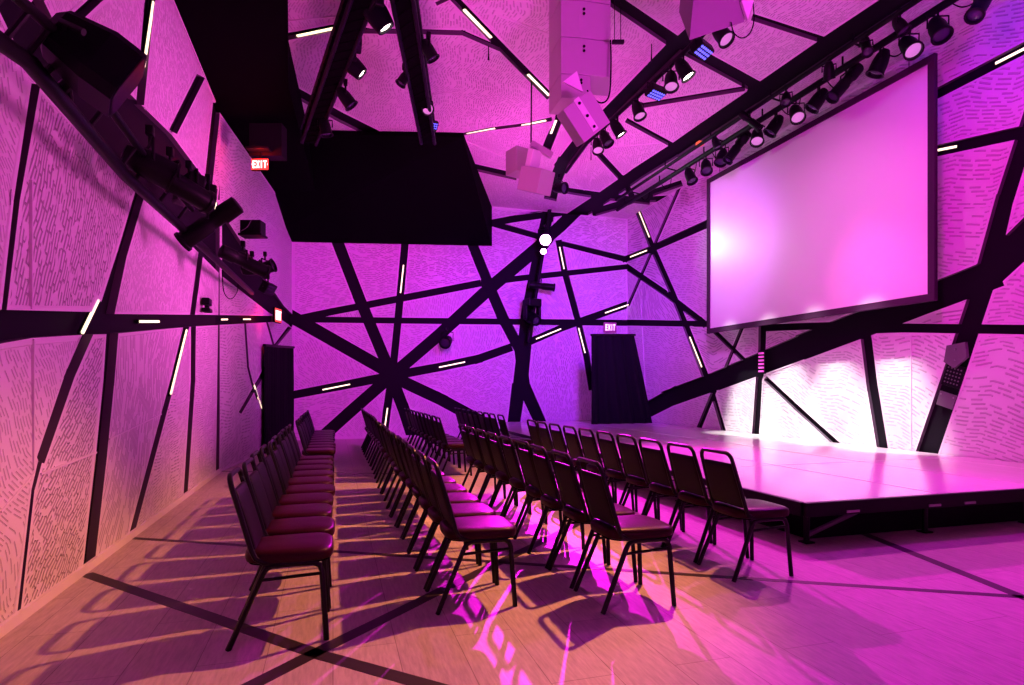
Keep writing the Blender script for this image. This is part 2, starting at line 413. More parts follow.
# raised fold seams
def seam(pl, segs, wall, w=.012, holes=()):
    b = MB()
    for p, q in segs:
        a, c = V(pl.ab(*p)), V(pl.ab(*q)); run = []
        ts = [i / 80 for i in range(81)]
        ok = [not any(inside(tuple(a.lerp(c, t)), h_) for h_ in holes) for t in ts]
        i = 0
        while i < 81:
            if ok[i]:
                j = i
                while j < 80 and ok[j + 1]: j += 1
                if j > i: run.append((a.lerp(c, ts[i]), a.lerp(c, ts[j])))
                i = j
            i += 1
        for u_, v_ in run:
            u3, v3 = pl.P(*u_), pl.P(*v_); d = v3 - u3
            if d.length < .05: continue
            x = d.normalized(); y = pl.n.cross(x); R = Matrix((x, y, pl.n)).transposed()
            b.box((u3 + v3) / 2 + pl.n * .001, (d.length, w, .016), R)
    return b.build('fold_ridge', M['white'], wall)
seam(P_left, [((31, 180), (31, 309)), ((33, 339), (33, 470)), ((97, 452), (40, 474)), ((33, 474), (0, 512)), ((107, 440), (163, 413)), ((165, 411), (189, 400)), ((194, 396), (216, 386))], wl, .012, H)
# ---- turned-in end of the left wall
LB = (V((XL, YK, 0)) - V((XK, YB, 0))).length
wb = slab('wall_left_end', P_bend, [(-.1, 0), (LB + .05, 0), (LB + .05, ZC), (-.1, ZC)], M['substrate'])
H = [pxpoly(P_bend, [(222, 212), (258, 268), (284, 306), (296, 318), (296, 330), (268, 312), (222, 276)]), pxpoly(P_bend, [(219, 315), (274, 316), (274, 322), (219, 325)])]
for pts, w in [([(245, 322), (248, 367), (252, 383), (258, 400)], [2, 2, 2, 2.5]), ([(267, 322), (275, 350)], 2), ([(290, 327), (272, 350), (264, 372), (240, 413)], [4, 3, 4, 3])]: H += band_quads(P_bend, pts, w)
build_panels(P_bend, [(0, 0), (LB, 0), (LB, zt), (0, zt)], H, wb, 1.0)
# ---- back wall
WB = XR - XK
wk = slab('wall_back', P_back, [(-.2, 0), (WB + .2, 0), (WB + .2, ZC), (-.2, ZC)], M['substrate'])
H = []
back = [([(280, 310), (340, 344), (391, 373)], [13, 13, 13]), ([(336, 238), (360, 300), (391, 374)], 11.5), ([(405.5, 238), (399, 310), (393, 370)], 7.5),
        ([(391, 376), (440, 334), (490, 288), (540, 246), (575, 212), (582, 206)], [12, 12, 13, 13, 12, 12]),
        ([(391, 376), (440, 367), (478, 359), (512, 347)], [9, 8.5, 8.5, 8]), ([(391, 376), (440, 399), (520, 442)], [12, 12, 12]),
        ([(391, 376), (404, 410), (417, 450)], [12, 12, 12]), ([(392, 376), (387, 410), (383, 442)], [8, 8, 8]),
        ([(391, 376), (350, 412), (310, 448)], [12, 12, 12]), ([(391, 376), (345, 385), (285, 396.5)], [9, 8.5, 8]),
        ([(283, 316), (310, 319.5), (440, 321), (640, 323)], [6, 6, 6, 6]), ([(285, 322), (330, 312), (440, 291), (481, 283)], [8, 7, 7, 7]),
        ([(481, 283), (513, 279), (642, 265)], [7, 6, 5]), ([(470, 238), (490, 288), (503, 318), (520, 350), (524, 385)], [10, 11, 11, 11, 12]),
        ([(552, 180), (548, 215), (540, 247), (528, 312), (520, 388)], [11, 12, 11, 13, 15]), ([(519, 384), (511, 445)], [14, 12]), ([(523, 384), (552, 448)], [13, 11]),
        ([(480, 220), (537, 236)], 6), ([(560, 243), (625, 259), (640, 255)], [5, 6, 6]),
        ([(558.6, 240), (564.5, 271), (578, 320.6), (586.5, 356), (592, 390)], [6.5, 6.5, 6.5, 6.5, 6.5]),
        ([(527, 343), (561.6, 328), (632, 303)], [7, 7, 7]), ([(486, 224), (513, 219), (590, 209)], [7, 7, 6])]
for pts, w in back: H += band_quads(P_back, pts, w)
build_panels(P_back, [(0, 0), (WB, 0), (WB, ZC), (0, ZC)], H, wk, 1.0)
seam(P_back, [((294.5, 242), (294.5, 430)), ((295, 358), (340, 347)), ((468, 412), (512, 396)), ((560, 300), (626, 284)), ((540, 388), (588, 365)), ((470, 246), (470, 262)), ((500, 250), (496, 280))], wk, .02, H)
# ---- right wall
WR = YB - YF
wr = slab('wall_right', P_right, [(-.2, 0), (WR, 0), (WR, ZC), (-.2, ZC)], M['substrate'])
H = []
right = [([(620, 262), (627, 267), (665, 293), (701, 321), (706, 326)], [6, 6, 6, 6.5, 6.5]), ([(618, 322.5), (710, 324)], 6), ([(618, 262), (651, 249), (707, 224), (760, 200)], [6, 6.5, 8, 9]),
         ([(628, 306), (651, 253), (680, 186)], 3), ([(632, 196), (651, 244.5), (671.5, 291), (686, 326.5), (706, 378)], [6, 6, 6, 6.5, 7]),
         ([(632, 418), (672, 397), (724, 378), (812, 343), (880, 317), (935, 296), (985, 277), (1024, 240), (1110, 158)], [15, 17, 19, 26, 28, 28, 30, 32, 36]),
         ([(1075, -20), (1030, 120), (1003, 205), (985, 277)], [17, 17, 18, 22]), ([(983, 285), (950, 385), (925, 458)], [22, 22, 22]),
         ([(850, 330), (905, 328), (1130, 331)], [8, 9, 10]), ([(864, 322), (872, 385), (884, 458)], [11, 11, 11]), ([(763, 300), (762, 345), (755, 440)], [8, 7.5, 7]),
         ([(765, 378), (798, 409), (840, 447)], [5, 5.5, 6]), ([(708, 325), (746, 362)], 4.5), ([(742, 328), (724, 372)], 3.5), ([(714.5, 390), (699, 428)], 5), ([(711, 388), (724, 432)], 4.5),
         ([(760, 328), (870, 324)], 7), ([(900, 112), (936, 94), (1130, -7)], [10, 10, 13]), ([(900, 158), (936, 151), (1130, 108)], [10, 11, 14]),
         ([(983, 277), (1000, 280)], 8)]
for pts, w in right: H += band_quads(P_right, pts, w)
build_panels(P_right, [(0, 0), (WR, 0), (WR, ZC), (0, ZC)], H, wr, .8, [.15, .35, .5, .9], ('panel', 'panel_long', 'panel_long'))
seam(P_right, [((641, 303), (646, 405)), ((676, 268), (707, 262)), ((911, 335), (911, 448)), ((940, 212), (1000, 207)), ((733, 392), (741, 430))], wr, .02, H)
wf = slab('wall_front', Plane((XL, YF, 0), (1, 0, 0), (0, 0, 1)), [(-.2, 0), (XR - XL + .2, 0), (XR - XL + .2, ZC), (-.2, ZC)], M['white'], h=0)
# ---- ceiling
cl = slab('ceiling', P_ceil, [(-.3, -.2), (XR - XL + .3, -.2), (XR - XL + .3, YB - YF + .2), (-.3, YB - YF + .2)], M['substrate'])
H = []
ceil = [([(560, 226), (604, 197), (640, 172), (680, 147), (760, 93), (838, 40), (905, -4), (960, -40)], [13, 13, 13, 15, 19, 21, 22, 24]),
        ([(560, -38), (613, 0), (676, 43), (764, 91)], [14, 14, 14, 13]), ([(752, 17), (823, 40)], 7), ([(640, 106), (745, 88.5)], 5), ([(626, 120), (672, 145)], 5),
        ([(597, 152), (622, 179), (634, 199)], 6), ([(550, 200), (553, 187), (562, 164), (583, 137), (611, 111), (675, 47)], [13, 13, 12, 12, 13, 16]),
        ([(460, 164), (517, 177)], 7), ([(556, 189), (602, 196), (650, 202)], [6, 7, 6]), ([(592, 213), (616, 206), (640, 197), (682, 183)], [8, 8, 7, 6]),
        ([(360, 31), (419, 31.6), (463, 33), (500, 49)], [5, 5, 5, 5]), ([(440, -16), (455.7, 0), (497, 43), (550, 97)], [8, 8, 8, 8]),
        ([(270, 40), (343.6, 26), (370, 31)], [7, 7, 5]), ([(284, 86), (340, 117), (384, 139)], [10, 10, 10]), ([(448, 137), (490, 129), (529, 124), (552, 119)], [2.5, 3, 3, 4]),
        ([(546, 150), (561, 112)], 9), ([(640, 200), (710, 196)], 6), ([(436, 4), (466, -10)], 4), ([(676, 47), (740, -12)], 14)]
for pts, w in ceil: H += band_quads(P_ceil, pts, w)
build_panels(P_ceil, [(0, 0), (XR - XL, 0), (XR - XL, YB - YF), (0, YB - YF)], H, cl, 1.15)
seam(P_ceil, [((463, 33), (463, 136)), ((430, 95), (463, 91)), ((500, 16), (552, 35)), ((288, 21), (340, 16)), ((612, 55), (655, 66)), ((605, 148), (660, 143)), ((563, 176), (586, 191)), ((463, 140), (510, 160))], cl, .02, H)

# ---- black soffit over the left side and far end
zs = 5.45
pr = [at_z(287, -90, zs), at_z(287, 0, zs), at_z(288.5, 88, zs), at_z(301, 136.5, zs)]
b = MB()
top = .06; zf = 6.02
yl = 13.6                        # where the strip runs into the sloping far part
flat = [V((XL - .05, YF, zs)), V((pr[0].x, YF, zs))] + pr + [V((pr[3].x + .15, yl, zs)), V((XL - .05, yl, zs))]
b.prism(flat, [V((p.x, p.y, ZC)) for p in flat])
f0, f1 = at_z(275, 137, zf), at_z(463, 137, zf); g1 = at_y(492, 246, YB - .01); zb = at_y(296, 241.5, YB - .01).z
slope = [V((XL - .05, f0.y, zf)), f1, g1, V((XL - .05, YB - .01, zb - .05))]
b.prism(slope, [V((p.x, p.y, ZC)) for p in slope])
sof = b.build('ceiling_soffit', M['black']); sof['kind'] = 'structure'
# ---- floor with inlaid strips
b = MB(); b.prism([V((XL - .2, YF, -.1)), V((XR + .2, YF, -.1)), V((XR + .2, YB + .2, -.1)), V((XL - .2, YB + .2, -.1))], [V((XL - .2, YF, 0)), V((XR + .2, YF, 0)), V((XR + .2, YB + .2, 0)), V((XL - .2, YB + .2, 0))])
fl = b.build('floor', M['floor']); fl['kind'] = 'structure'
def strip(pts, w):
    b = MB(); q = [at_z(*p, 0.0) for p in pts]
    for i in range(len(q) - 1):
        d = (q[i + 1] - q[i]); x = d.normalized(); y = V((-x.y, x.x, 0)); R = Matrix((x, y, UP)).transposed()
        b.box((q[i] + q[i + 1]) / 2 + V((0, 0, .0006)), (d.length, w, .0018), R)
    o = b.build('inlay_strip', M['tape'], fl)
strip([(86, 574), (200, 613), (317, 654), (470, 697)], .085)
strip([(215, 704), (317, 652), (438, 592), (535, 545), (600, 513)], .085)
strip([(130, 538), (405, 556), (724, 577), (1024, 597)], .06)
strip([(862, 533), (1030, 600)], .085)
strip([(204, 471), (470, 474.5)], .06)
def baseboard(name, pl, a0, a1):
    b = MB(); x = pl.e1; R = Matrix((x, pl.n.cross(x), pl.n)).transposed()
    p, q = pl.P(a0, .03, .012), pl.P(a1, .03, .012)
    b.box((p + q) / 2, ((q - p).length, .06, .024), R); o = b.build(name, M['white']); o['kind'] = 'structure'
baseboard('baseboard_left', P_left, 0, YK - YF)
baseboard('baseboard_back', P_back, 0, WB)

# ------------------------------------------------------------------ glowing bars in the grooves
led(P_left, (97, 300), (81, 333), 'diagonal glowing bar crossing the long black groove of the left wall', .022, -.01)
led(P_left, (139, 321.5), (158, 321.5), 'short level glowing bar in the groove of the left wall, closest to the camera', .022, -.02)
led(P_bend, (221, 319.5), (227, 319.4), 'tiny level glowing bar in the left wall groove, farther from the red sign', .022, -.02)
led(P_bend, (243, 319.2), (250, 319.2), 'tiny level glowing bar in the left wall groove, nearest the red sign', .022, -.02)
led(P_left, (186, 330), (170, 394), 'long slanting glowing bar in the lower left wall', .022, -.01)
led(P_left, (152.5, 2), (143, 66), 'lit panel side, drawn as a tall slanting glowing bar beside the big black hood light', .03, -.02)  # glow stands in for warm light on a panel side, no bar here
led(P_left, (216, 201), (213.5, 216), 'short upright glowing bar behind the tilted spotlight on the left wall', .025, -.02)
led(P_bend, (253, 383), (261, 408), 'small slanting glowing bar beside the black drape on the left', .035, -.02)
led(P_back, (322.5, 389.8), (350, 384.3), 'glowing bar left of the star-shaped groove hub on the back wall', .03)
led(P_back, (439, 367.3), (465, 362), 'glowing bar right of the star-shaped groove hub on the back wall', .03)
led(P_back, (387.5, 408), (384.5, 429), 'upright glowing bar under the star-shaped groove hub', .03)
led(P_back, (403.5, 265), (400.5, 293), 'upright glowing bar above the star-shaped groove hub, below the soffit', .03)
led(P_back, (559.5, 247), (564, 269), 'steep glowing bar just below the dazzling spotlight', .03)
led(P_back, (578.5, 328), (585, 353), 'steep glowing bar beside the black drape under the pink exit sign', .03)
led(P_back, (536, 339), (561, 328.8), 'sloping glowing bar on the back wall, beside the lighting mast', .03)
led(P_back, (605, 313), (629, 304.5), 'sloping glowing bar just above the pink exit sign', .03)
led(P_right, (630.5, 257), (647, 250.5), 'sloping glowing bar at the far corner, halfway up', .03)
led(P_right, (639, 211), (649.5, 237), 'steep glowing bar at the top of the far corner', .03)
led(P_right, (690, 337), (702, 367), 'steep glowing bar below the projection screen corner', .03)
led(P_right, (996, 63.5), (1040, 41), 'long glowing bar at the top of the right wall, upper of two', .03)
led(P_right, (937, 150.5), (957, 146.5), 'short glowing bar against the screen edge, lower of two on the right wall', .03)
led(P_ceil, (297, 35.5), (335, 27.5), 'glowing bar in the ceiling beside the black soffit edge', .04)
led(P_ceil, (464, 9), (491, 37), 'glowing ceiling bar, upper of two in the diagonal groove left of the speaker column', .04)
led(P_ceil, (528, 74), (549, 95), 'glowing ceiling bar, lower of two in the diagonal groove touching the speaker column', .04)
led(P_ceil, (467, 133.5), (495, 128), 'thin glowing ceiling bar, left one in the slim arc groove', .04)
led(P_ceil, (521.6, 125), (546, 120), 'thin glowing ceiling bar, right one in the slim arc groove', .04)
led(P_ceil, (551, 133), (556, 120), 'short glowing bar under the lowest tilted speaker box', .04)

# ------------------------------------------------------------------ projection screen
XS = 7.6
e = None
c_tl, c_tr, c_br, c_bl = at_x(707, 178, XS), at_x(935, 55, XS), at_x(935, 303, XS), at_x(707, 332, XS)
y0, y1 = c_tl.y, c_tr.y; z1 = (c_tl.z + c_tr.z) / 2; z0 = (c_bl.z + c_br.z) / 2
scr = empty('projection_screen', (XS, (y0 + y1) / 2, z0), 'large blank projection screen in a thin dark frame above the stage', 'screen')
bw = .10
MB().box((XS + .02, (y0 + y1) / 2, (z0 + z1) / 2), (.02, y0 - y1 - bw, z1 - z0 - bw)).build('screen_surface', M['screen'], scr)
b = MB()
for zz in (z0 + bw / 2, z1 - bw / 2): b.box((XS + .02, (y0 + y1) / 2, zz), (.06, y0 - y1, bw), bev=.006)
for yy in (y0 - bw / 2, y1 + bw / 2): b.box((XS + .02, yy, (z0 + z1) / 2), (.06, bw, z1 - z0 - 2 * bw), bev=.006)
b.build('border_frame', M['screenframe'], scr)
b = MB()
for yy in (y0 - .4, y1 + .4): b.tube([(XS + .03, yy, z1 - .02), (XS + .03, yy, ZC)], .006)
b.build('hanging_wire', M['metal'], scr)

# ------------------------------------------------------------------ stage
ZS = .36; X0, Y0 = 3.58, 3.92
st = empty('stage', ((X0 + XR) / 2, (Y0 + YB) / 2, 0), 'low pale glossy stage platform running along the right wall', 'stage')
xs = [X0 + .02, 5.0, 6.25, 7.5, XR - .01]; ys = [Y0 + .02 + 2.0 * i for i in range(6)] + [YB - .02]
for i in range(4):
    for j in range(6):
        MB().box(((xs[i] + xs[i + 1]) / 2, (ys[j] + ys[j + 1]) / 2, ZS - .02), (xs[i + 1] - xs[i] - .016, ys[j + 1] - ys[j] - .012, .04), bev=.003).build('deck_panel', M['deck'], st)
b = MB()
b.box(((X0 + XR) / 2, Y0, ZS - .055), (XR - X0, .04, .11), bev=.004).box((X0, (Y0 + YB) / 2, ZS - .055), (.04, YB - Y0 - .06, .11), bev=.004)
b.build('edge_fascia', M['metal'], st)
b = MB(); b.box(((X0 + XR) / 2 + .12, Y0 + .26, .12), (XR - X0 - .3, .03, .24)).box((X0 + .26, (Y0 + YB) / 2 + .12, .12), (.03, YB - Y0 - .3, .24))
b.build('black_skirt', M['cloth'], st)
for x in (X0 + .15, 5.0, 6.25, 7.5):
    for y in [Y0 + .15] + ys[1:-1]:
        if x > 4 and y > Y0 + 1: continue
        MB().tube([(x, y, 0), (x, y, ZS - .04)], .024, 10).box((x, y, .006), (.09, .09, .012)).build('leg', M['metal'], st)
b = MB()
b.tube([(X0 + .15, Y0 + .15, .06), (X0 + .75, Y0 + .15, .25)], .02)
b.build('diagonal_brace', M['plate'], st)
b = MB()
for x in (X0 + .45, 4.9, 5.3, 6.9): b.box((x, Y0 - .024, ZS - .085), (.13, .012, .022), bev=.003)
b.build('edge_latch', M['steel'], st)

# ------------------------------------------------------------------ chairs
def chair_proto():
    root = empty('stacking_chair', (0, 0, 0))
    # seat: rounded trapezoid with a domed top; x runs forward
    def outline(k, z, n=36, dome=0):
        out = []
        for i in range(n):
            t = 2 * math.pi * i / n; c, s_ = math.cos(t), math.sin(t)
            ex = 2 / 4.2
            x = .275 + .215 * k * math.copysign(abs(c) ** ex, c)
            wy = (.20 + .012 * (x - .275) / .215)
            y = wy * k * math.copysign(abs(s_) ** ex, s_)
            out.append(V((x, y, z)))
        return out
    MB().loft([outline(.93, .400), outline(.985, .405), outline(1, .418), outline(1, .435), outline(.985, .447), outline(.93, .456), outline(.75, .463), outline(.4, .467), outline(.1, .468)]).build('seat', M['vinyl'], root)
    MB().loft([outline(.9, .390), outline(.93, .392), outline(.93, .402), outline(.9, .402)], smooth=False).build('seat_board', M['black'], root)
    # back frame: one bent tube from under the seat, up and over
    def side(s_):
        p = [V((.40, .165 * s_, .402)), V((.20, .178 * s_, .402)), V((.155, .183 * s_, .408)), V((.122, .186 * s_, .430)), V((.104, .188 * s_, .47)), V((.055, .181 * s_, .66)), V((.012, .172 * s_, .82))]
        return p
    a = side(-1); c_ = side(1)[::-1]
    topc = []
    for i in range(9):
        t = math.pi / 2 * i / 8
        topc.append(V((.012 - .014 * math.sin(t), -.172 + .055 * (1 - math.cos(t)), .82 + .06 * math.sin(t))))
    topc2 = [V((p.x, -p.y, p.z)) for p in topc[::-1]]
    low = lambda p: V((p.x, p.y, .45 + (p.z - .45) * .90)) if p.z > .45 else p
    MB().tube([low(p) for p in a + topc[1:] + topc2 + c_[1:]], .0135, 8).build('back_frame', M['frame'], root)
    # padded back
    def ring(z, wy, th):
        x = .104 - (z - .47) * (.092 / .35); out = []; n = 28
        for i in range(n):
            t = 2 * math.pi * i / n; c, s_ = math.cos(t), math.sin(t); ex = 2 / 5
            out.append(V((x + .006 + th * math.copysign(abs(c) ** ex, c), wy * math.copysign(abs(s_) ** ex, s_), z)))
        return out
    MB().loft([[low(p) for p in q_] for q_ in [ring(.470, .150, .006), ring(.474, .165, .013), ring(.50, .174, .017), ring(.64, .168, .019), ring(.76, .162, .017), ring(.792, .158, .014), ring(.802, .145, .007)]]).build('backrest', M['vinyl_back'], root)
    for s_ in (-1, 1):
        y0_, yt = .200 * s_, .180 * s_
        MB().tube([(0, y0_, 0), (.155, yt * 1.02, .352), (.172, yt, .376), (.20, yt, .388), (.30, yt, .390)], .0145, 8).build('leg', M['frame'], root)
        MB().tube([(.30, yt, .390), (.395, yt, .388), (.422, yt, .374), (.434, yt * 1.01, .345), (.455, y0_, 0)], .0145, 8).build('leg', M['frame'], root)
        MB().tube([(.143, yt * 1.03, .322), (.435, yt * 1.03, .335)], .0085, 6).build('stretcher', M['frame'], root)
    b = MB()
    for x in (.20, .39): b.tube([(x, -.18, .383), (x, .18, .383)], .010, 6)
    b.build('cross_bar', M['frame'], root)
    return root
proto = chair_proto(); used = [False]
def dup(root, loc, rz):
    r = root.copy(); COL.objects.link(r); r.location = loc; r.rotation_euler = (0, 0, rz)
    for ch in root.children:
        c = ch.copy(); COL.objects.link(c); c.parent = r
    return r
rows = [('row beside left wall', -.48, 3.39, 10, 8.42, 9), ('second row from left wall', .55, 3.56, 10, 8.45, 11),
        ('third row from left wall', 1.45, 3.31, 9, 8.75, 10), ('row along the stage edge', 2.52, 3.58, 10, 9.25, 9)]
rc = random.Random(3); protos = []
for ri, (rn, x, ya, na, yb, nb) in enumerate(rows):
    for block, (y_, n_) in enumerate(((ya, na), (yb, nb))):
        for k in range(n_):
            loc = (x + rc.uniform(-.012, .012) + (.02 if block else 0), y_ + .45 * k + rc.uniform(-.006, .006), 0); rz = rc.uniform(-.012, .012)
            o = dup(proto, loc, rz)
            o['category'] = 'chair'; o['group'] = 'padded stacking chairs, ' + rn
            if block == 0: o['label'] = 'black padded chair, %s from the camera in the front block, %s' % (ORD[k], rn)
            else: o['label'] = 'black padded chair, %s from the camera in the far block, %s' % (ORD[k], rn)
for ch in list(proto.children): bpy.data.objects.remove(ch)
bpy.data.objects.remove(proto)

# ------------------------------------------------------------------ drapes
def drape(name, p0, p1, q0, q1, label, folds, amp, nrm, cat='curtain'):
    """hanging cloth: bottom edge p0-p1, top edge q0-q1, pleated"""
    n = folds * 8; m_ = 10; fr = []; bk = []
    for j in range(m_ + 1):
        v = j / m_
        for i in range(n + 1):
            u = i / n; base = (V(p0).lerp(V(p1), u)).lerp(V(q0).lerp(V(q1), u), v)
            off = amp * math.sin(u * folds * 2 * math.pi + .4 * math.sin(3 * v)) * (.5 + .5 * (1 - v)) + amp * .4 * math.sin(u * folds * 4.7)
            fr.append(base + V(nrm) * (off + amp * 1.5)); bk.append(base + V(nrm) * (off + amp * 1.5 - .012))
    fs = []; N = len(fr)
    for j in range(m_):
        for i in range(n):
            k = j * (n + 1) + i
            fs.append([k, k + 1, k + n + 2, k + n + 1]); fs.append([N + k + n + 1, N + k + n + 2, N + k + 1, N + k])
    for j in range(m_):
        for i in (0, n):
            k = j * (n + 1) + i; fs.append([k, k + n + 1, N + k + n + 1, N + k])
    for i in range(n):
        fs.append([i, N + i, N + i + 1, i + 1]); k = m_ * (n + 1) + i; fs.append([k, k + 1, N + k + 1, N + k])
    root = empty(name, (V(p0) + V(p1)) / 2, label, cat)
    MB().add(fr + bk, fs, 0, True).build('cloth', M['cloth'], root)
    q = (V(q0) + V(q1)) / 2 + V(nrm) * amp * 1.5; d = V(q1) - V(q0); x = d.normalized(); y = UP.cross(x); R = Matrix((x, y, UP)).transposed()
    MB().box(q + V((0, 0, .02)), (d.length + .04, .06, .05), R, bev=.008).build('top_rail', M['metal'], root)
    return root
p0 = P_bend.at(262, 400, .03); p1 = P_bend.at(291.5, 400, .03)
drape('black_drape', (p0.x, p0.y, .01), (p1.x, p1.y, .01), (p0.x, p0.y, 2.07), (p1.x, p1.y, 2.22), 'narrow black drape hanging in the far left corner, beside the back wall', 14, .03, P_bend.n)
yd = 13.9
a0, a1, a2, a3 = at_y(590, 425, yd), at_y(651, 425, yd), at_y(633, 336, yd), at_y(590, 336, yd)
drape('black_drape', (a0.x, yd, ZS + .01), (a1.x, yd, ZS + .01), (a3.x, yd, a3.z), (a2.x, yd, a2.z), 'wide black drape flaring towards the stage floor under the pink exit sign', 5, .06, (0, -1, 0))

# ------------------------------------------------------------------ exit signs
def glyph(ch, b, R, c, w, h, t, mi=0):
    """block capital in the sign's plane: local x right, y up"""
    def bar(x0, y0_, x1, y1_):
        p, q = V((x0 * w, y0_ * h, 0)), V((x1 * w, y1_ * h, 0)); d = q - p; an = math.atan2(d.y, d.x)
        b.box(c + R @ ((p + q) / 2), (d.length + t, t, .006), R @ Matrix.Rotation(an, 3, 'Z'), mi)
    S = {'E': [(-.4, -.5, -.4, .5), (-.4, .5, .4, .5), (-.4, 0, .25, 0), (-.4, -.5, .4, -.5)], 'X': [(-.4, -.5, .4, .5), (-.4, .5, .4, -.5)],
         'I': [(0, -.5, 0, .5)], 'T': [(-.45, .5, .45, .5), (0, -.5, 0, .5)]}
    for l in S[ch]: bar(*l)
def exit_sign(c, right, label, w, h, face, letter, stem_to=None, arrow=False):
    x = V(right).normalized(); nrm = x.cross(UP).normalized(); R = Matrix((x, UP, nrm)).transposed(); c = V(c)
    r = empty('exit_sign', c, label, 'sign')
    MB().box(c, (w, h, .05), R, bev=.008).build('sign_body', M['black'] if face is M['exit_red'] else face, r)
    MB().box(c + nrm * .027, (w * .96, h * .92, .006), R).build('sign_face', face, r)
    b = MB()
    for i, ch in enumerate('EXIT'): glyph(ch, b, R, c + nrm * .032 + x * (w * (-.30 + .2 * i)), w * .155, h * .52, h * .11)
    b.build('lettering', letter, r)
    if arrow:
        b = MB()
        for s_ in (-1, 1):
            tip = c + nrm * .032 + x * (w * .465 * s_)
            b.add([tip, tip - x * (w * .04 * s_) + UP * h * .16, tip - x * (w * .04 * s_) - UP * h * .16], [[0, 1, 2]])
        b.build('arrow', letter, r)
    if stem_to is not None: MB().tube([c + UP * h * .45, V(stem_to)], .012).build('stem', M['metal'], r)
    return r
c = at_d(260.5, 165, 9.3)
exit_sign(c, RT, 'red lit exit sign hanging from the black soffit high on the left', .27, .18, M['exit_red'], M['exit_letter'], (c.x, c.y, c.z + .2), True)
b = MB(); b.box(c + FW * .12 + UP * .40 + RT * .07, (.5, .22, .5), Matrix((RT, FW, UP)).transposed()).box(c + UP * .215, (.34, .3, .03), Matrix((RT, FW, UP)).transposed())
hd_ = b.build('soffit_header', mat('header black', (.012, .01, .012), .6, spec=.1)); hd_['kind'] = 'structure'
c = P_bend.at(277, 315.5, .14)
exit_sign(c, (.30, 1, 0), 'red lit exit sign on the left wall above the narrow drape', .34, .30, M['exit_red'], M['exit_letter'])
c = P_back.at(610, 327.5, .06)
exit_sign(c, (1, 0, 0), 'pink exit sign with clear panel on the back wall above the wide drape', .38, .28, M['exit_pink'], mat('pale exit letters', (.9, .8, .9), .4, emit=(1, .7, .95), es=.9))

# ------------------------------------------------------------------ stage lights
def clampbits(root, loc, drop, yw, aim, head, m=None):
    b = MB(); b.box(loc, (.05, .06, .07), bev=.008).tube([loc, loc - UP * .09], .012); b.build('clamp', M['metal'], root)
    side_ = frame_to(aim).col[0].copy(); side_.z = 0; side_ = side_.normalized() if side_.length > .01 else V((1, 0, 0))
    t = loc - UP * .09
    b = MB(); b.tube([head - side_ * yw, V((t.x, t.y, t.z)) - side_ * yw, t + side_ * yw, head + side_ * yw], .011, 6); b.build('yoke', M['metal'], root)
def stage_light(kind, loc, aim, label, s=1.0, lens='lens', group=None, name=None):
    loc = V(loc); aim = V(aim).normalized()
    nm = {'par': 'par_can_light', 'profile': 'profile_spotlight', 'mover': 'moving_head_light', 'led': 'led_wash_light'}[kind]
    r = empty(nm, loc, label, 'stage light', group)
    if kind == 'par':
        hd = loc - UP * .24 * s
        MB().lathe(hd, aim, [(-.17 * s, .03 * s), (-.165 * s, .055 * s), (-.10 * s, .085 * s), (-.02 * s, .10 * s), (.14 * s, .105 * s), (.145 * s, .12 * s), (.16 * s, .12 * s), (.16 * s, .098 * s), (.12 * s, .095 * s)], 18, cap=True).build('housing', M['metal'], r)
        MB().lathe(hd + aim * .125 * s, aim, [(0, .094 * s), (.012 * s, .07 * s), (.018 * s, .001)], 18).build('lens', M[lens], r)
        clampbits(r, loc, .24 * s, .125 * s, aim, hd)
    elif kind == 'profile':
        hd = loc - UP * .22 * s
        MB().lathe(hd, aim, [(-.30 * s, .06 * s), (-.29 * s, .085 * s), (-.12 * s, .09 * s), (-.10 * s, .075 * s), (.02 * s, .07 * s), (.04 * s, .085 * s), (.30 * s, .085 * s), (.31 * s, .10 * s), (.34 * s, .10 * s), (.34 * s, .08 * s), (.30 * s, .078 * s)], 18).build('housing', M['metal'], r)
        MB().lathe(hd + aim * .305 * s, aim, [(0, .077 * s), (.012 * s, .055 * s), (.017 * s, .001)], 18).build('lens', M[lens], r)
        clampbits(r, loc, .22 * s, .11 * s, aim, hd)
    elif kind == 'mover':
        hd = loc - UP * .36 * s
        MB().box(loc - UP * .09 * s, (.26 * s, .26 * s, .14 * s), frame_to(UP, aim), bev=.02 * s).build('base_box', M['metal'], r)
        sd = frame_to(aim).col[0]
        for q in (-1, 1): MB().box(loc - UP * .26 * s + sd * (.135 * s * q), (.045 * s, .12 * s, .26 * s), Matrix((sd, UP.cross(sd), UP)).transposed(), bev=.012 * s).build('yoke_arm', M['metal'], r)
        MB().lathe(hd, aim, [(-.17 * s, .05 * s), (-.16 * s, .09 * s), (-.05 * s, .11 * s), (.05 * s, .11 * s), (.16 * s, .095 * s), (.18 * s, .09 * s), (.18 * s, .07 * s), (.15 * s, .068 * s)], 18).build('head', M['glossblack'], r)
        MB().lathe(hd + aim * .155 * s, aim, [(0, .067 * s), (.012 * s, .045 * s), (.016 * s, .001)], 18).build('lens', M[lens], r)
    else:
        hd = loc - UP * .20 * s; R = frame_to(aim)
        MB().box(hd, (.34 * s, .20 * s, .13 * s), R, bev=.015 * s).build('housing', M['metal'], r)
        b = MB()
        for i in range(6):
            for j in range(3): b.lathe(hd + R @ V(((i - 2.5) * .05 * s, (j - 1) * .055 * s, .066 * s)), aim, [(0, .02 * s), (.008 * s, .018 * s)], 8)
        b.build('lens', M[lens], r)
        clampbits(r, loc, .2 * s, .185 * s, aim, hd)
    return r
def pipe(label, pts, r, name='lighting_pipe', m='metal', group=None):
    e = empty(name, pts[0], label, 'lighting rig', group)
    MB().tube(pts, r, 10).build('tube', M[m], e)
    return e
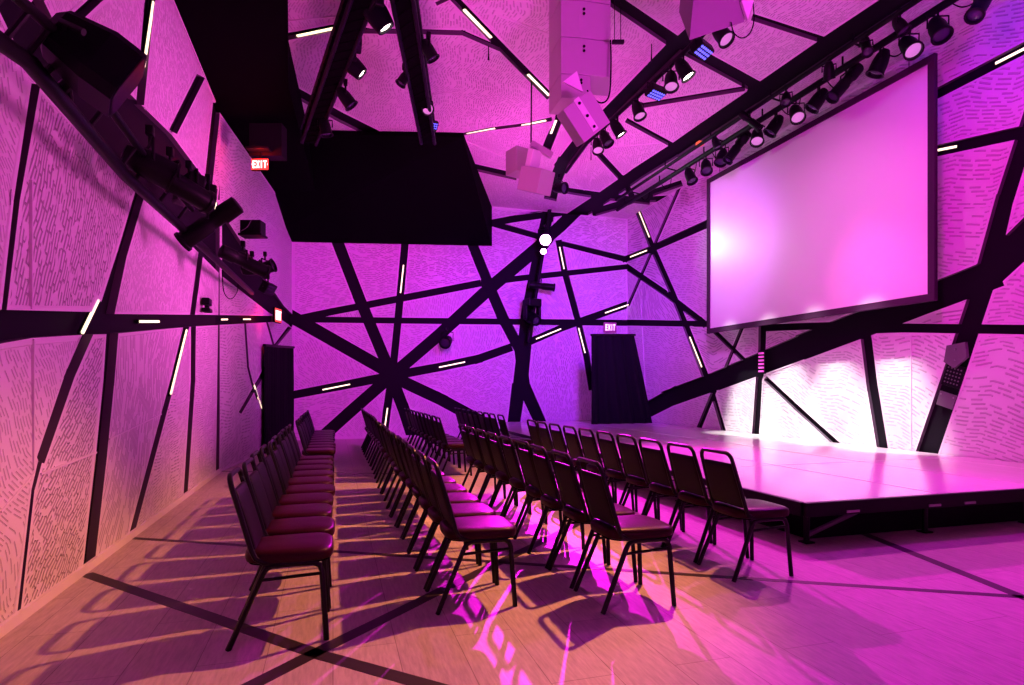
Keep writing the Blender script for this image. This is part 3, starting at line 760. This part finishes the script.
# pipes above the screen
PX, PZ = 7.05, 5.88
lower_pipe = e = pipe('lower lighting pipe above the projection screen', [(PX, 3.0, PZ), (PX, 14.2, PZ)], .05)
for i in range(7): MB().tube([(PX, 3.6 + i * 1.7, PZ), (PX, 3.6 + i * 1.7, ZC - .05)], .014).build('hanger_rod', M['metal'], e)
PX2, PZ2 = 6.72, 5.92
e = pipe('upper lighting pipe beside the big ceiling groove, above the screen', [(PX2, 3.0, PZ2), (PX2, 13.6, PZ2)], .035)
for i in range(7): MB().tube([(PX2, 3.3 + i * 1.6, ZC - .05), (PX2, 3.3 + i * 1.6, PZ2), (PX - .06, 3.3 + i * 1.6, PZ)], .016).build('cross_tube', M['metal'], e)
rig = [(690, 'par', 'lens', (.1, -.5, -1)), (706, 'par', 'lens', (-.3, -.6, -1)), (722, 'par', 'lens', (-.5, -.3, -1)), (738, 'profile', 'lens', (-.7, .2, -1)), (757, 'par', 'lens_mauve', (-.4, -.5, -1)),
       (775, 'par', 'lens', (-.6, .3, -1)), (796, 'par', 'lens_mauve', (-.3, -.7, -1)), (818, 'par', 'lens', (-.6, .4, -1)), (846, 'profile', 'lens', (-.8, .1, -.9)), (880, 'par', 'lens', (-.3, .3, -1)),
       (909, 'par', 'lens_mauve', (-.25, -.75, -1)), (938, 'par', 'lens', (-.2, -.55, -1))]
for i, (px, kind, ln, aim) in enumerate(rig):
    y = at_x(px, 100, PX).y
    stage_light(kind, (PX, y, PZ), aim, 'black stage light on the rig above the screen, %s from the back wall' % ORD[i], 1.0, ln, 'stage lights above the projection screen')
y = at_x(985, 100, PX).y
stage_light('profile', (PX, y, PZ + .02), (-.75, -.1, -1), 'blue-washed black spotlight on the rig beyond the screen corner, by the right wall', 1.0, 'lens', 'stage lights above the projection screen')
for i in range(9):
    y_ = 5.0 + i * .95; d_ = .16 + .09 * ((i * 7) % 4) / 3
    q_ = [(PX + .03, y_, PZ - .03), (PX + .05, y_ + .08, PZ - d_ * .8), (PX + .05, y_ + .2, PZ - d_), (PX + .05, y_ + .32, PZ - d_ * .75), (PX + .03, y_ + .42, PZ - .02)]
    MB().tube(smooth(q_), .008, 6).build('cable_loop', M['black'], lower_pipe)
for i, (px, kind, aim) in enumerate([(716, 'par', (.2, -.3, -1)), (750, 'profile', (.6, -.5, -.8)), (786, 'par', (-.4, -.4, -1)), (829, 'par', (.3, .3, -1)), (866, 'profile', (-.5, -.6, -.8)), (900, 'par', (.2, -.5, -1))]):
    stage_light(kind, (PX2, at_x(px, 100, PX2).y, PZ2), aim, 'small black light on the upper pipe along the big ceiling groove, %s from back wall' % ORD[i], .7, 'lens', 'small lights on the upper pipe')
b = MB(); c = at_x(700, 141, 6.75); b.box(c - UP * .05, (.12, .12, .07), bev=.01)
tag(b.build('indicator_lamp', M['amber'], None, c), 'small orange lamp on the upper pipe near the back wall', 'lamp')

# curved main beam lights
mp = [at_z(*p, 5.86) for p in [(566, 172), (587, 143), (616, 116), (640, 94), (670, 66), (700, 37), (735, 3), (765, -28)]]
pipe('curving lighting pipe under the ceiling groove between the speakers', mp, .035)
def along(path, px):
    for i in range(len(path) - 1):
        def X(p): q = p - CAM; return 512 + F * q.dot(RT) / q.dot(FW)
        a_, b_ = X(path[i]), X(path[i + 1])
        if a_ <= px <= b_: return path[i].lerp(path[i + 1], (px - a_) / (b_ - a_))
    return path[-1]
main = [(598, 'par', 'lens_mauve', (-.1, -.5, -1)), (606, 'par', 'lens', (.3, -.5, -1)), (617, 'par', 'lens_white', (.6, -.2, -1)), (638, 'par', 'lens_mauve', (.1, -.4, -1)), (656, 'led', 'lens_blue', (.1, -.3, -1)),
        (671, 'par', 'lens_mauve', (-.2, -.4, -1)), (684, 'par', 'lens_white', (.5, -.3, -1)), (702, 'led', 'lens_blue', (.2, -.4, -1)), (722, 'par', 'lens_mauve', (.2, -.6, -.9))]
for i, (px, kind, ln, aim) in enumerate(main):
    stage_light(kind, along(mp, px), aim, 'stage light with %s lens on the curving ceiling pipe, %s from the back' % ({'lens': 'dark', 'lens_mauve': 'mauve', 'lens_white': 'bright', 'lens_blue': 'blue'}[ln], ORD[i]), .9, ln, 'stage lights on the curving ceiling pipe')

# mast on the back wall
m0, m1 = P_back.at(550.5, 205, .16), P_back.at(528, 342, .16)
e = pipe('slanting lighting mast fixed to the back wall', [m0, m0.lerp(m1, .5), m1], .055, 'lighting_mast')
b = MB()
for t in (.1, .5, .9): b.box(m0.lerp(m1, t) + V((0, .08, 0)), (.05, .16, .05))
b.build('bracket', M['metal'], e)
hd = P_back.at(545, 226, .3)
stage_light('par', hd, (-.28, -1, -.33), 'dazzling magenta spotlight high on the slanting mast', 1.5, 'lens_beam')
stage_light('par', P_back.at(543, 244, .3), (-.2, -1, -.3), 'smaller lit spotlight just under the dazzling one on the mast', .8, 'lens_beam')
stage_light('profile', P_back.at(541, 277, .3), (1, -.2, -.1), 'black spotlight pointing sideways, upper of the dark pair on the mast', 1.1)
stage_light('mover', P_back.at(532, 298, .35), (.2, -1, -.4), 'black moving light on the mast, lower of the dark pair', 1.5)
stage_light('par', at_z(559, 176, 5.96), (.6, -1, -.3), 'small dark light under the ceiling just above the slanting mast', 1.1)
stage_light('par', P_back.at(447, 329, .2), (-.5, -1, -.4), 'small dark light clamped in a back wall groove above the chairs', 1.3)
# ladder trusses at the top
def truss(p, q, label, w=.21):
    p, q = V(p), V(q); d = (q - p); x = d.normalized(); y = UP.cross(x).normalized(); z = x.cross(y)
    e = empty('lighting_truss', p, label, 'lighting rig', 'black lighting trusses under the ceiling')
    b = MB()
    for a_ in (-1, 1):
        for c_ in (-1, 1): b.tube([p + y * a_ * w / 2 + z * c_ * w / 2, q + y * a_ * w / 2 + z * c_ * w / 2], .026)
    b.build('chord', M['metal'], e)
    b = MB(); n = int(d.length / w)
    for i in range(n):
        s0, s1 = i / n, (i + 1) / n
        for a_ in (-1, 1): b.tube([p + d * s0 + y * a_ * w / 2 - z * w / 2, p + d * s1 + y * a_ * w / 2 + z * w / 2], .012, 6); b.tube([p + d * s0 - y * w / 2 + z * a_ * w / 2, p + d * s1 + y * w / 2 + z * a_ * w / 2], .012, 6)
    b.build('lacing', M['black'], e)
    R = Matrix((x, y, z)).transposed()
    MB().box((p + q) / 2, (d.length, w * 1.02, w * .98), R).build('cable_tray', M['black'], e)
    return e
zt_ = 5.25
ta0, ta1 = at_z(366, -20, zt_), at_z(309, 137, zt_); truss(ta0, ta1, 'black lighting truss nearer the soffit, carrying two lit moving lights')
tb0, tb1 = at_z(401, -20, zt_), at_z(428, 137, zt_); truss(tb0, tb1, 'black lighting truss closer to the speaker column, hung with small lights')
def tpt(a_, b_, py):
    for i in range(101):
        p = a_.lerp(b_, i / 100); q = p - CAM
        if HOR - F * q.z / q.dot(FW) >= py: return p
    return b_
stage_light('mover', tpt(ta0, ta1, 0) + V((.17, 0, .33)), (.55, .05, -.75), 'large moving light with white lens at the top of the soffit-side truss', 1.1, 'lens_white', 'moving lights')
stage_light('mover', tpt(ta0, ta1, 58) + V((.16, 0, .30)), (.75, .0, -.62), 'moving light with white lens halfway along the soffit-side truss', .95, 'lens_white', 'moving lights')
stage_light('par', tpt(ta0, ta1, 72) + V((.16, 0, -.1)), (.7, 0, -.9), 'small dark light hanging below the moving light on the soffit-side truss', .8)
stage_light('par', tpt(ta0, ta1, 112) + V((.1, 0, 0)), (.2, 0, -1), 'small dark light near the far end of the soffit-side truss', .8)
stage_light('par', tpt(tb0, tb1, 108) + V((.02, -.16, .14)), (.1, -.75, -.6), 'small lit light near the far end of the speaker-side truss', .75, 'lens_mauve')
stage_light('led', tpt(tb0, tb1, 126) + V((.05, -.15, .1)), (.1, -.7, -.7), 'violet wash light at the very end of the speaker-side truss', .6, 'lens_blue')
stage_light('par', tpt(tb0, tb1, 36) + V((.2, 0, .05)), (.6, 0, -1), 'small dark light on the side of the speaker-side truss, nearest the camera', .7)
stage_light('par', tpt(tb0, tb1, 72) + V((-.16, 0, .05)), (-.6, 0, -1), 'small dark light on the side of the speaker-side truss, halfway along', .6)
# rig along the left wall
LX = -1.34
lp = [at_x(-30, 20, LX), at_x(29, 62, LX), at_x(126, 176, LX), at_x(180, 226, LX), at_x(252, 293, LX)]
pipe('long sloping lighting pipe along the left wall', lp, .04)
lp2 = [p + V((.10, 0, .16)) for p in lp[:4]]
e = pipe('upper sloping pipe along the left wall beside the hood light', lp2, .025)
for i in range(3):
    for t in (.1, .5, .9): MB().tube([lp[i].lerp(lp[i + 1], t), lp2[i].lerp(lp2[i + 1], t)], .015).build('cross_tube', M['metal'], e)
# big hood light: a tapering eight-sided hood
c = at_x(94, 62, -1.12); ax = (RT * .62 - UP * .45 + FW * .45).normalized(); R = frame_to(ax)
hs_ = .84
r = empty('hood_light', c, 'big black faceted hood light on the left wall pipe', 'stage light')
def oct_(w, h, z, ch=.3):
    p = [(-w, -h + h * ch), (-w, h - h * ch), (-w + w * ch, h), (w - w * ch, h), (w, h - h * ch), (w, -h + h * ch), (w - w * ch, -h), (-w + w * ch, -h)]
    return [c + R @ V((x, y, z)) * hs_ for x, y in p]
MB().loft([oct_(.09, .09, -.24), oct_(.13, .13, -.20), oct_(.20, .18, .02), oct_(.20, .18, .19)], smooth=False).build('hood', M['glossblack'], r)
MB().add(oct_(.185, .165, .193), [list(range(8))]).add(oct_(.185, .165, .196), [list(range(8))]).build('front_glass', M['glossblack'], r)
MB().tube([c - R @ V((.22, 0, .05)), c - R @ V((.22, 0, .05)) + UP * .05 - RT * .1, at_x(70, 100, LX)], .016).tube([c, at_x(60, 90, LX)], .03).build('bracket', M['metal'], r)
left = [(150, 139, 'par', (.7, .3, -.3), 1.0, 'upright black light standing on the left wall pipe beside the hood light'), (170, 160, 'profile', (.9, .9, -.35), 1.0, 'long black spotlight on the left wall pipe just below the hood light'),
        (189, 173, 'led', (.9, .5, -.2), 1.1, 'boxy black light on the left wall pipe, upper of the two boxy ones'), (208, 186, 'led', (.9, .2, -.1), 1.0, 'boxy black light on the left wall pipe, lower of the two boxy ones'),
        (243, 252, 'profile', (.8, .5, -.3), .9, 'black spotlight pointing at the stage on the left wall pipe, below the flat box'), (252, 262, 'par', (.9, .2, .3), .8, 'black light tipped upwards on the left wall pipe near the red exit sign'),
        (265, 262, 'par', (.9, -.3, .3), .9, 'black light turned to the camera on the left wall pipe, second from its far end'), (268, 285, 'led', (.8, -.3, -.5), .9, 'last black light at the far end of the left wall pipe')]
for px, py, kind, aim, s_, lab in left:
    stage_light(kind, at_x(px, py - 8, -1.22 if px < 240 else -1.0), aim, lab, s_, 'lens', 'stage lights on the left wall pipe')
# the tilted profile whose nose points down to the left, and the flat box behind it
c = at_x(212, 222, -1.1)
stage_light('profile', c + UP * .22, (-RT * .82 - UP * .62 + FW * -.1), 'black spotlight pointing down to the left, in front of the slim glowing bar', 1.0, 'lens')
c = at_x(253, 229, -1.12); r = empty('control_box', c, 'flat black box with a pale cable on the left wall pipe', 'box')
Rb = Matrix((RT, FW, UP)).transposed()
MB().box(c, (.30, .2, .22), Rb, bev=.012).box(c - UP * .1, (.34, .24, .03), Rb, bev=.006).build('case', M['metal'], r)
MB().tube(smooth([c + RT * .02 - FW * .11 + UP * .1, c - FW * .12 - RT * .03 - UP * .0, c - FW * .12 - RT * .12 - UP * .06]), .006, 6).build('cable', M['plate'], r)
# small speaker on the long groove
c = P_left.at(207, 305, .06); r = empty('small_projector', c, 'small black device on the long level groove of the left wall', 'device')
MB().box(c + UP * .04, (.09, .20, .09), bev=.012).build('head', M['metal'], r); MB().box(c - UP * .07, (.10, .18, .05), bev=.01).build('base', M['metal'], r); MB().tube([c - UP * .06, c + UP * .04], .03).build('neck', M['metal'], r)
# cable loop under the rig
pts = [at_x(222, 270, -1.4), at_x(224, 292, -1.4), at_x(231, 299, -1.4), at_x(237, 292, -1.4), at_x(238, 284, -1.4)]
tag(MB().tube(smooth(pts), .006, 6).build('cable', M['black'], None, pts[0]), 'thin black cable looping under the left wall pipe', 'cable')

# ------------------------------------------------------------------ loudspeakers
def cabinet(plan, z0_, z1_, label, tilt=None):
    c = sum(plan, V((0, 0, 0))) / len(plan); c = V((c.x, c.y, z0_))
    r = empty('speaker_cabinet', c, label, 'speaker', 'white cabinets of the hanging speaker column')
    lo = [V((p.x, p.y, z0_ + .004)) for p in plan]; hi = [V((p.x, p.y, z1_ - .004)) for p in plan]
    b = MB(); b.prism(lo, hi); o = b.build('case', M['whitebox'], r)
    md = o.modifiers.new('edge', 'BEVEL'); md.width = .006; md.segments = 2; md.limit_method = 'ANGLE'
    q = plan[2].lerp(plan[3], .14); n_ = (plan[3] - plan[2]).cross(UP).normalized()
    if n_.dot(V((q.x, q.y, 0)) - V((0, 0, 0))) > 0: n_ = -n_
    for dz in (.30, .42): MB().lathe(V((q.x, q.y, z0_ + (z1_ - z0_) * (dz + .35))), n_, [(0, .016), (.012, .016)], 10).build('rigging_bolt', M['metal'], r)
    return r
D = 6.9
plan = [at_d(549, HOR, D + .42), at_d(561, HOR, D), at_d(579.5, HOR, D + .02), at_d(610.5, HOR, D + .10), at_d(608, HOR, D + .55)]
def zy(py): return 1.27 + (HOR - py) / F * D
cuts = [98, 73.5, 36.5, -1, -30]
for i, lab in enumerate(['white cabinet at the bottom of the hanging speaker column', 'white cabinet second from the bottom of the speaker column', 'white cabinet second from the top of the speaker column', 'white cabinet at the top of the speaker column, cut by the frame']):
    pl = plan if i else [plan[0], plan[1], plan[2], plan[2].lerp(plan[3], .35), plan[0].lerp(plan[4], .6)]
    cabinet(pl, zy(cuts[i]), zy(cuts[i + 1]), lab)
# tilted lowest box
c = at_d(583, 119, D - .32); R0 = Matrix((RT, FW, UP)).transposed() @ Matrix.Rotation(math.radians(-38), 3, 'Y') @ Matrix.Rotation(math.radians(16), 3, 'X')
r = empty('speaker_cabinet', c, 'white speaker box tilted downwards under the hanging column', 'speaker', 'white cabinets of the hanging speaker column')
MB().box(c, (.36, .30, .40), R0, bev=.01).build('case', M['whitebox'], r)
MB().box(c + R0 @ V((.0, -.155, .02)), (.07, .01, .38), R0, bev=.003).build('rigging_plate', M['white'], r)
for dz in (-.13, .0, .15): MB().lathe(c + R0 @ V((0, -.162, dz)), R0 @ V((0, -1, 0)), [(0, .016), (.012, .016)], 10).build('rigging_bolt', M['metal'], r)
MB().prism([c + R0 @ V(p) for p in [(.10, -.16, .22), (.16, -.16, .42), (-.02, -.16, .42)]], [c + R0 @ V(p) for p in [(.10, -.12, .22), (.16, -.12, .42), (-.02, -.12, .42)]]).build('gusset', M['white'], r)
MB().tube(smooth([c + R0 @ V((.14, -.17, .2)), at_d(598, 102, D), at_d(606, 101, D), at_d(610, 90, D), at_d(611, 60, D + .02), at_d(610.5, 40, D + .04)]), .009, 6).build('cable', M['black'], r)
# bracket with hooks beside the column
c = at_d(618, 42, 6.8); r = empty('rigging_hook', c, 'small black rigging clamp hanging beside the speaker column', 'bracket')
MB().box(c, (.14, .05, .04), Matrix((RT, FW, UP)).transposed(), bev=.01).build('clamp', M['metal'], r)
b = MB()
for dx in (-.04, .03): MB().tube([c + RT * dx, V((c.x, c.y, ZC - .05)) + RT * dx], .005, 6).build('wire', M['metal'], r)
# pair on a long wire further back
D2 = 9.4; c = at_d(520, 163, D2); R1 = Matrix((RT, FW, UP)).transposed() @ Matrix.Rotation(math.radians(35), 3, 'Z')
r = empty('speaker_box', c, 'small white speaker, upper left box of the hanging pair', 'speaker', 'pair of small white speakers on a wire')
MB().box(c, (.34, .30, .38), R1, bev=.01).build('case', M['whitebox'], r)
MB().box(c + UP * .2, (.2, .2, .02), R1).build('top_plate', M['plate'], r)
MB().tube([c + RT * .18 + UP * .18, at_d(531, 147, D2), V((at_d(531.5, 80, D2).x, at_d(531.5, 80, D2).y, ZC - .05))], .012, 6).build('hanging_wire', M['metal'], r)
c2 = at_d(536, 181, D2 - .55); R2 = Matrix((RT, FW, UP)).transposed() @ Matrix.Rotation(math.radians(24), 3, 'Y') @ Matrix.Rotation(math.radians(-35), 3, 'Z') @ Matrix.Rotation(math.radians(20), 3, 'X')
r = empty('speaker_box', c2, 'small white speaker, lower tilted box of the hanging pair', 'speaker', 'pair of small white speakers on a wire')
MB().box(c2, (.38, .34, .34), R2, bev=.01).build('case', M['whitebox'], r)
MB().box(c2 + UP * .30 - RT * .04, (.10, .22, .30), R2, bev=.01).build('bracket', M['white'], r)
MB().box(c2 + UP * .46 + RT * .08, (.36, .08, .09), Matrix((RT, FW, UP)).transposed() @ Matrix.Rotation(math.radians(30), 3, 'Y'), bev=.01).build('yoke', M['whitebox'], r)
# big box at the top edge
D3 = 5.7; pz = [at_d(*p, d_) for p, d_ in [((679, 12), D3 + .3), ((689.5, 40), D3), ((744, 22), D3 + .02), ((748, -9), D3 + .36)]]
c = sum(pz, V((0, 0, 0))) / 4
r = empty('speaker_cabinet', c, 'mauve-lit white speaker box at the top edge above the curving pipe', 'speaker')
upv = (UP * .55 + RT * .05 - FW * .02)
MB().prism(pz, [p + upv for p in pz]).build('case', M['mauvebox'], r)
wq = [at_d(741.5, 0, D3 - .05), at_d(754, 0, D3 - .05), at_d(748, 20, D3 - .05)]
MB().prism(wq, [p + FW * .04 for p in wq]).build('side_plate', M['white'], r)
MB().tube(smooth([at_d(731, 22, D3 - .02), at_d(734, 33, D3), at_d(742, 38, D3), at_d(750, 33, D3), at_d(754, 20, D3), at_d(753, 2, D3)]), .006, 6).build('cable', M['black'], r)
MB().tube([c + upv, V((c.x, c.y, ZC - .05))], .03).build('hanger', M['metal'], r)
# hanging rods on the ceiling
for i, (px, p0_, p1_, lab) in enumerate([(488.5, 46, 60, 'thin black rod hanging from the ceiling near the upper glowing ceiling bar'), (651.5, 44, 62, 'thin black rod hanging from the ceiling right of the speaker column'), (591, 147, 160, 'thin black rod hanging from the ceiling below the curving pipe')]):
    t0 = at_z(px, p0_, ZC - .02); 
    q = t0 - CAM; z_ = CAM.z + (HOR - p1_) / F * q.dot(FW)
    tag(MB().tube([t0, (t0.x, t0.y, (t0.z + z_) / 2), (t0.x, t0.y, z_)], [.008, .008, .014], 6).build('hanging_rod', M['metal'], None, t0), lab, 'rod')

# ------------------------------------------------------------------ boxes on the right wall grooves
c = P_right.at(762, 362, .03); r = empty('colour_strip_light', c, 'small striped magenta light fixed to the upright groove behind the stage', 'light')
b = MB()
for i in range(6): b.box(c + UP * (.17 - .07 * i) + V((-.02, 0, 0)), (.03, .13, .035), bev=.004)
M['magenta'] = mat('magenta diffuser', (.8, .2, .6), .4, emit=(1, .08, .75), es=.55)
b.build('diffuser', M['magenta'], r); MB().box(c + V((.015, 0, 0)), (.04, .16, .46)).build('case', M['metal'], r)
wallR = Matrix((P_right.e1, UP, P_right.n)).transposed()
c = P_right.at(958, 354, .02); r = empty('junction_box', c, 'grey junction box on the wide slanting groove of the right wall', 'box')
b = MB(); q = [(-.16, -.10), (-.02, -.19), (.15, -.05), (.13, .15), (-.12, .12)]
b.prism([c + P_right.e1 * x + UP * y for x, y in q], [c + P_right.e1 * x + UP * y + P_right.n * .05 for x, y in q]).build('cover', M['plate'], r)
b = MB(); b.lathe(c + P_right.n * .05 + UP * .06, P_right.n, [(0, .012), (.008, .012)], 8).lathe(c + P_right.n * .05 - UP * .08, P_right.n, [(0, .012), (.008, .012)], 8); b.build('screw', M['steel'], r)
c = P_right.at(953.5, 376, .01); r = empty('patch_panel', c, 'black socket panel below the junction box on the slanting groove', 'panel')
MB().box(c, (.26, .30, .02), wallR @ Matrix.Rotation(-.3, 3, 'Z'), bev=.004).build('plate', M['metal'], r)
b = MB(); Rp = wallR @ Matrix.Rotation(-.3, 3, 'Z')
for i in range(5):
    for j in range(5): b.lathe(c + Rp @ V(((i - 2) * .045, (j - 2) * .05, .011)), P_right.n, [(0, .012), (.006, .010)], 8)
b.build('socket', M['plate'], r)
c = P_right.at(946.5, 400, .01); r = empty('cover_plate', c, 'dull steel cover plate low on the slanting groove of the right wall', 'panel')
MB().box(c, (.24, .20, .02), Rp, bev=.004).build('plate', M['plate'], r)
b = MB()
for dx in (-.09, .09): b.lathe(c + Rp @ V((dx, .06, .01)), P_right.n, [(0, .01), (.006, .01)], 8)
b.build('screw', M['steel'], r)

# ------------------------------------------------------------------ lamps
def spot(loc, tgt, col, power, ang=60, blend=.6, rad=.06):
    l = bpy.data.lights.new('spot', 'SPOT'); l.color = col; l.energy = power; l.spot_size = math.radians(ang); l.spot_blend = blend; l.shadow_soft_size = rad
    o = bpy.data.objects.new('stage_spot', l); COL.objects.link(o); o.location = loc
    o.rotation_euler = (V(tgt) - V(loc)).to_track_quat('-Z', 'Y').to_euler(); return o
def point(loc, col, power, rad=.1):
    l = bpy.data.lights.new('point', 'POINT'); l.color = col; l.energy = power; l.shadow_soft_size = rad
    o = bpy.data.objects.new('lamp', l); COL.objects.link(o); o.location = loc; return o
# lamp: position, target, (r, g, b) watts, cone, blend, radius
LAMPS = [
 ('key', V((2.9, 4.8, 4.1)), (.5, 4.1, 0), (1250, 370, 140), 61, .6, .04),            # warm wash over the chairs and the left of the floor
 ('key_b', V((3.0, 7.6, 4.2)), (1.1, 7.6, 0), (1150, 340, 115), 66, .7, .04),
 ('mast', P_back.at(545, 231, .95), (3.4, 3.2, 0), (8000, 60, 6400), 35, .5, .05),
 ('floor_r', (PX - .2, 5.4, PZ - .6), (3.6, 2.2, 0), (430, 0, 500), 75, .9, .08),
 ('floor_v', (6.2, 3.2, 5.2), (3.6, 1.2, 0), (0, 0, 180), 60, 1, .08),
 ('stage', (PX - .2, 8.0, PZ - .6), (5.6, 6.0, .4), (1150, 110, 720), 80, .9, .08),
 ('flood', (5.7, 7.1, 5.35), (8.05, 7.0, .34), (2300, 2150, 2100), 20, .7, .08),
 ('flood', (5.7, 8.2, 5.35), (8.05, 8.1, .34), (2300, 2150, 2100), 20, .7, .08),
 ('flood', (5.7, 9.3, 5.35), (8.05, 9.2, .34), (2300, 2150, 2100), 20, .7, .08),
 ('flood', (5.7, 10.4, 5.35), (8.05, 10.3, .34), (2300, 2150, 2100), 20, .7, .08),
 ('mast_wide', P_back.at(545, 231, .95), (7.6, 8.8, 3.9), (320, 420, 330), 56, 1, .12),
 ('screen', along(mp, 722) - UP * .5, (7.6, 7.8, 3.2), (100, 40, 90), 74, 1, .08),
 ('left_a', (3.0, 4.0, 2.3), (-1.64, 4.2, 3.2), (430, 45, 290), 84, 1, .7),  # unseen fill added for the left wall, no fixture here
 ('left_b', (3.0, 8.2, 2.5), (-1.64, 8.4, 3.2), (950, 80, 660), 84, 1, .7),  # second added fill for the left wall, farther back, also without fixture
 ('back_a', (1.6, 8.0, 4.6), (.6, 15.6, 2.3), (1300, 30, 1400), 75, 1, .3),
 ('back_b', (5.2, 9.0, 4.8), (5.6, 15.6, 2.6), (400, 10, 1700), 80, 1, .3),
 ('corner', (4.5, 6.5, 5.0), (8.05, 14.0, 3.4), (1200, 140, 1750), 60, 1, .3),
 ('right', (3.6, 3.6, 4.6), (8.05, 6.2, 3.0), (640, 0, 520), 80, 1, .3),
 ('blue', (5.6, 3.4, 5.4), (8.05, 5.3, 5.8), (0, 0, 262), 60, 1, .2),
 ('up_a', (3.0, 1.6, 2.4), (3.4, 6.6, 6.1), (830, 38, 790), 110, 1, .3),  # unseen fill added to brighten the ceiling from below, no fixture
 ('up_b', (4.2, 10.5, 2.2), (4.2, 11.8, 6.1), (590, 28, 410), 125, 1, .3),  # added ceiling fill over the far half, in mid-air
 ('up_c', (.6, 6.0, 2.4), (1.6, 9.2, 6.1), (380, 30, 220), 100, 1, .3),  # added ceiling fill on the left side, in mid-air
]
for nm_, lc_, tg_, rgb_, an_, bl_, rd_ in LAMPS:
    k_ = max(rgb_); spot(lc_, tg_, [c_ / k_ for c_ in rgb_], k_, an_, bl_, rd_)
# red glow of the exit sign
c = at_d(261, 158, 9.2); point(c + UP * .05 - FW * .06, (1, .02, .01), 9, .04)
c = P_bend.at(271, 315, .2); point(c, (1, .02, .04), 5, .05)

w = bpy.data.worlds.new('dark'); SC.world = w; w.use_nodes = True
w.node_tree.nodes['Background'].inputs['Color'].default_value = (.6, .15, .6, 1); w.node_tree.nodes['Background'].inputs['Strength'].default_value = .01
cy = SC.cycles
cy.max_bounces = 6; cy.diffuse_bounces = 4; cy.glossy_bounces = 3; cy.sample_clamp_indirect = 6; cy.use_denoising = True
cy.caustics_reflective = False; cy.caustics_refractive = False
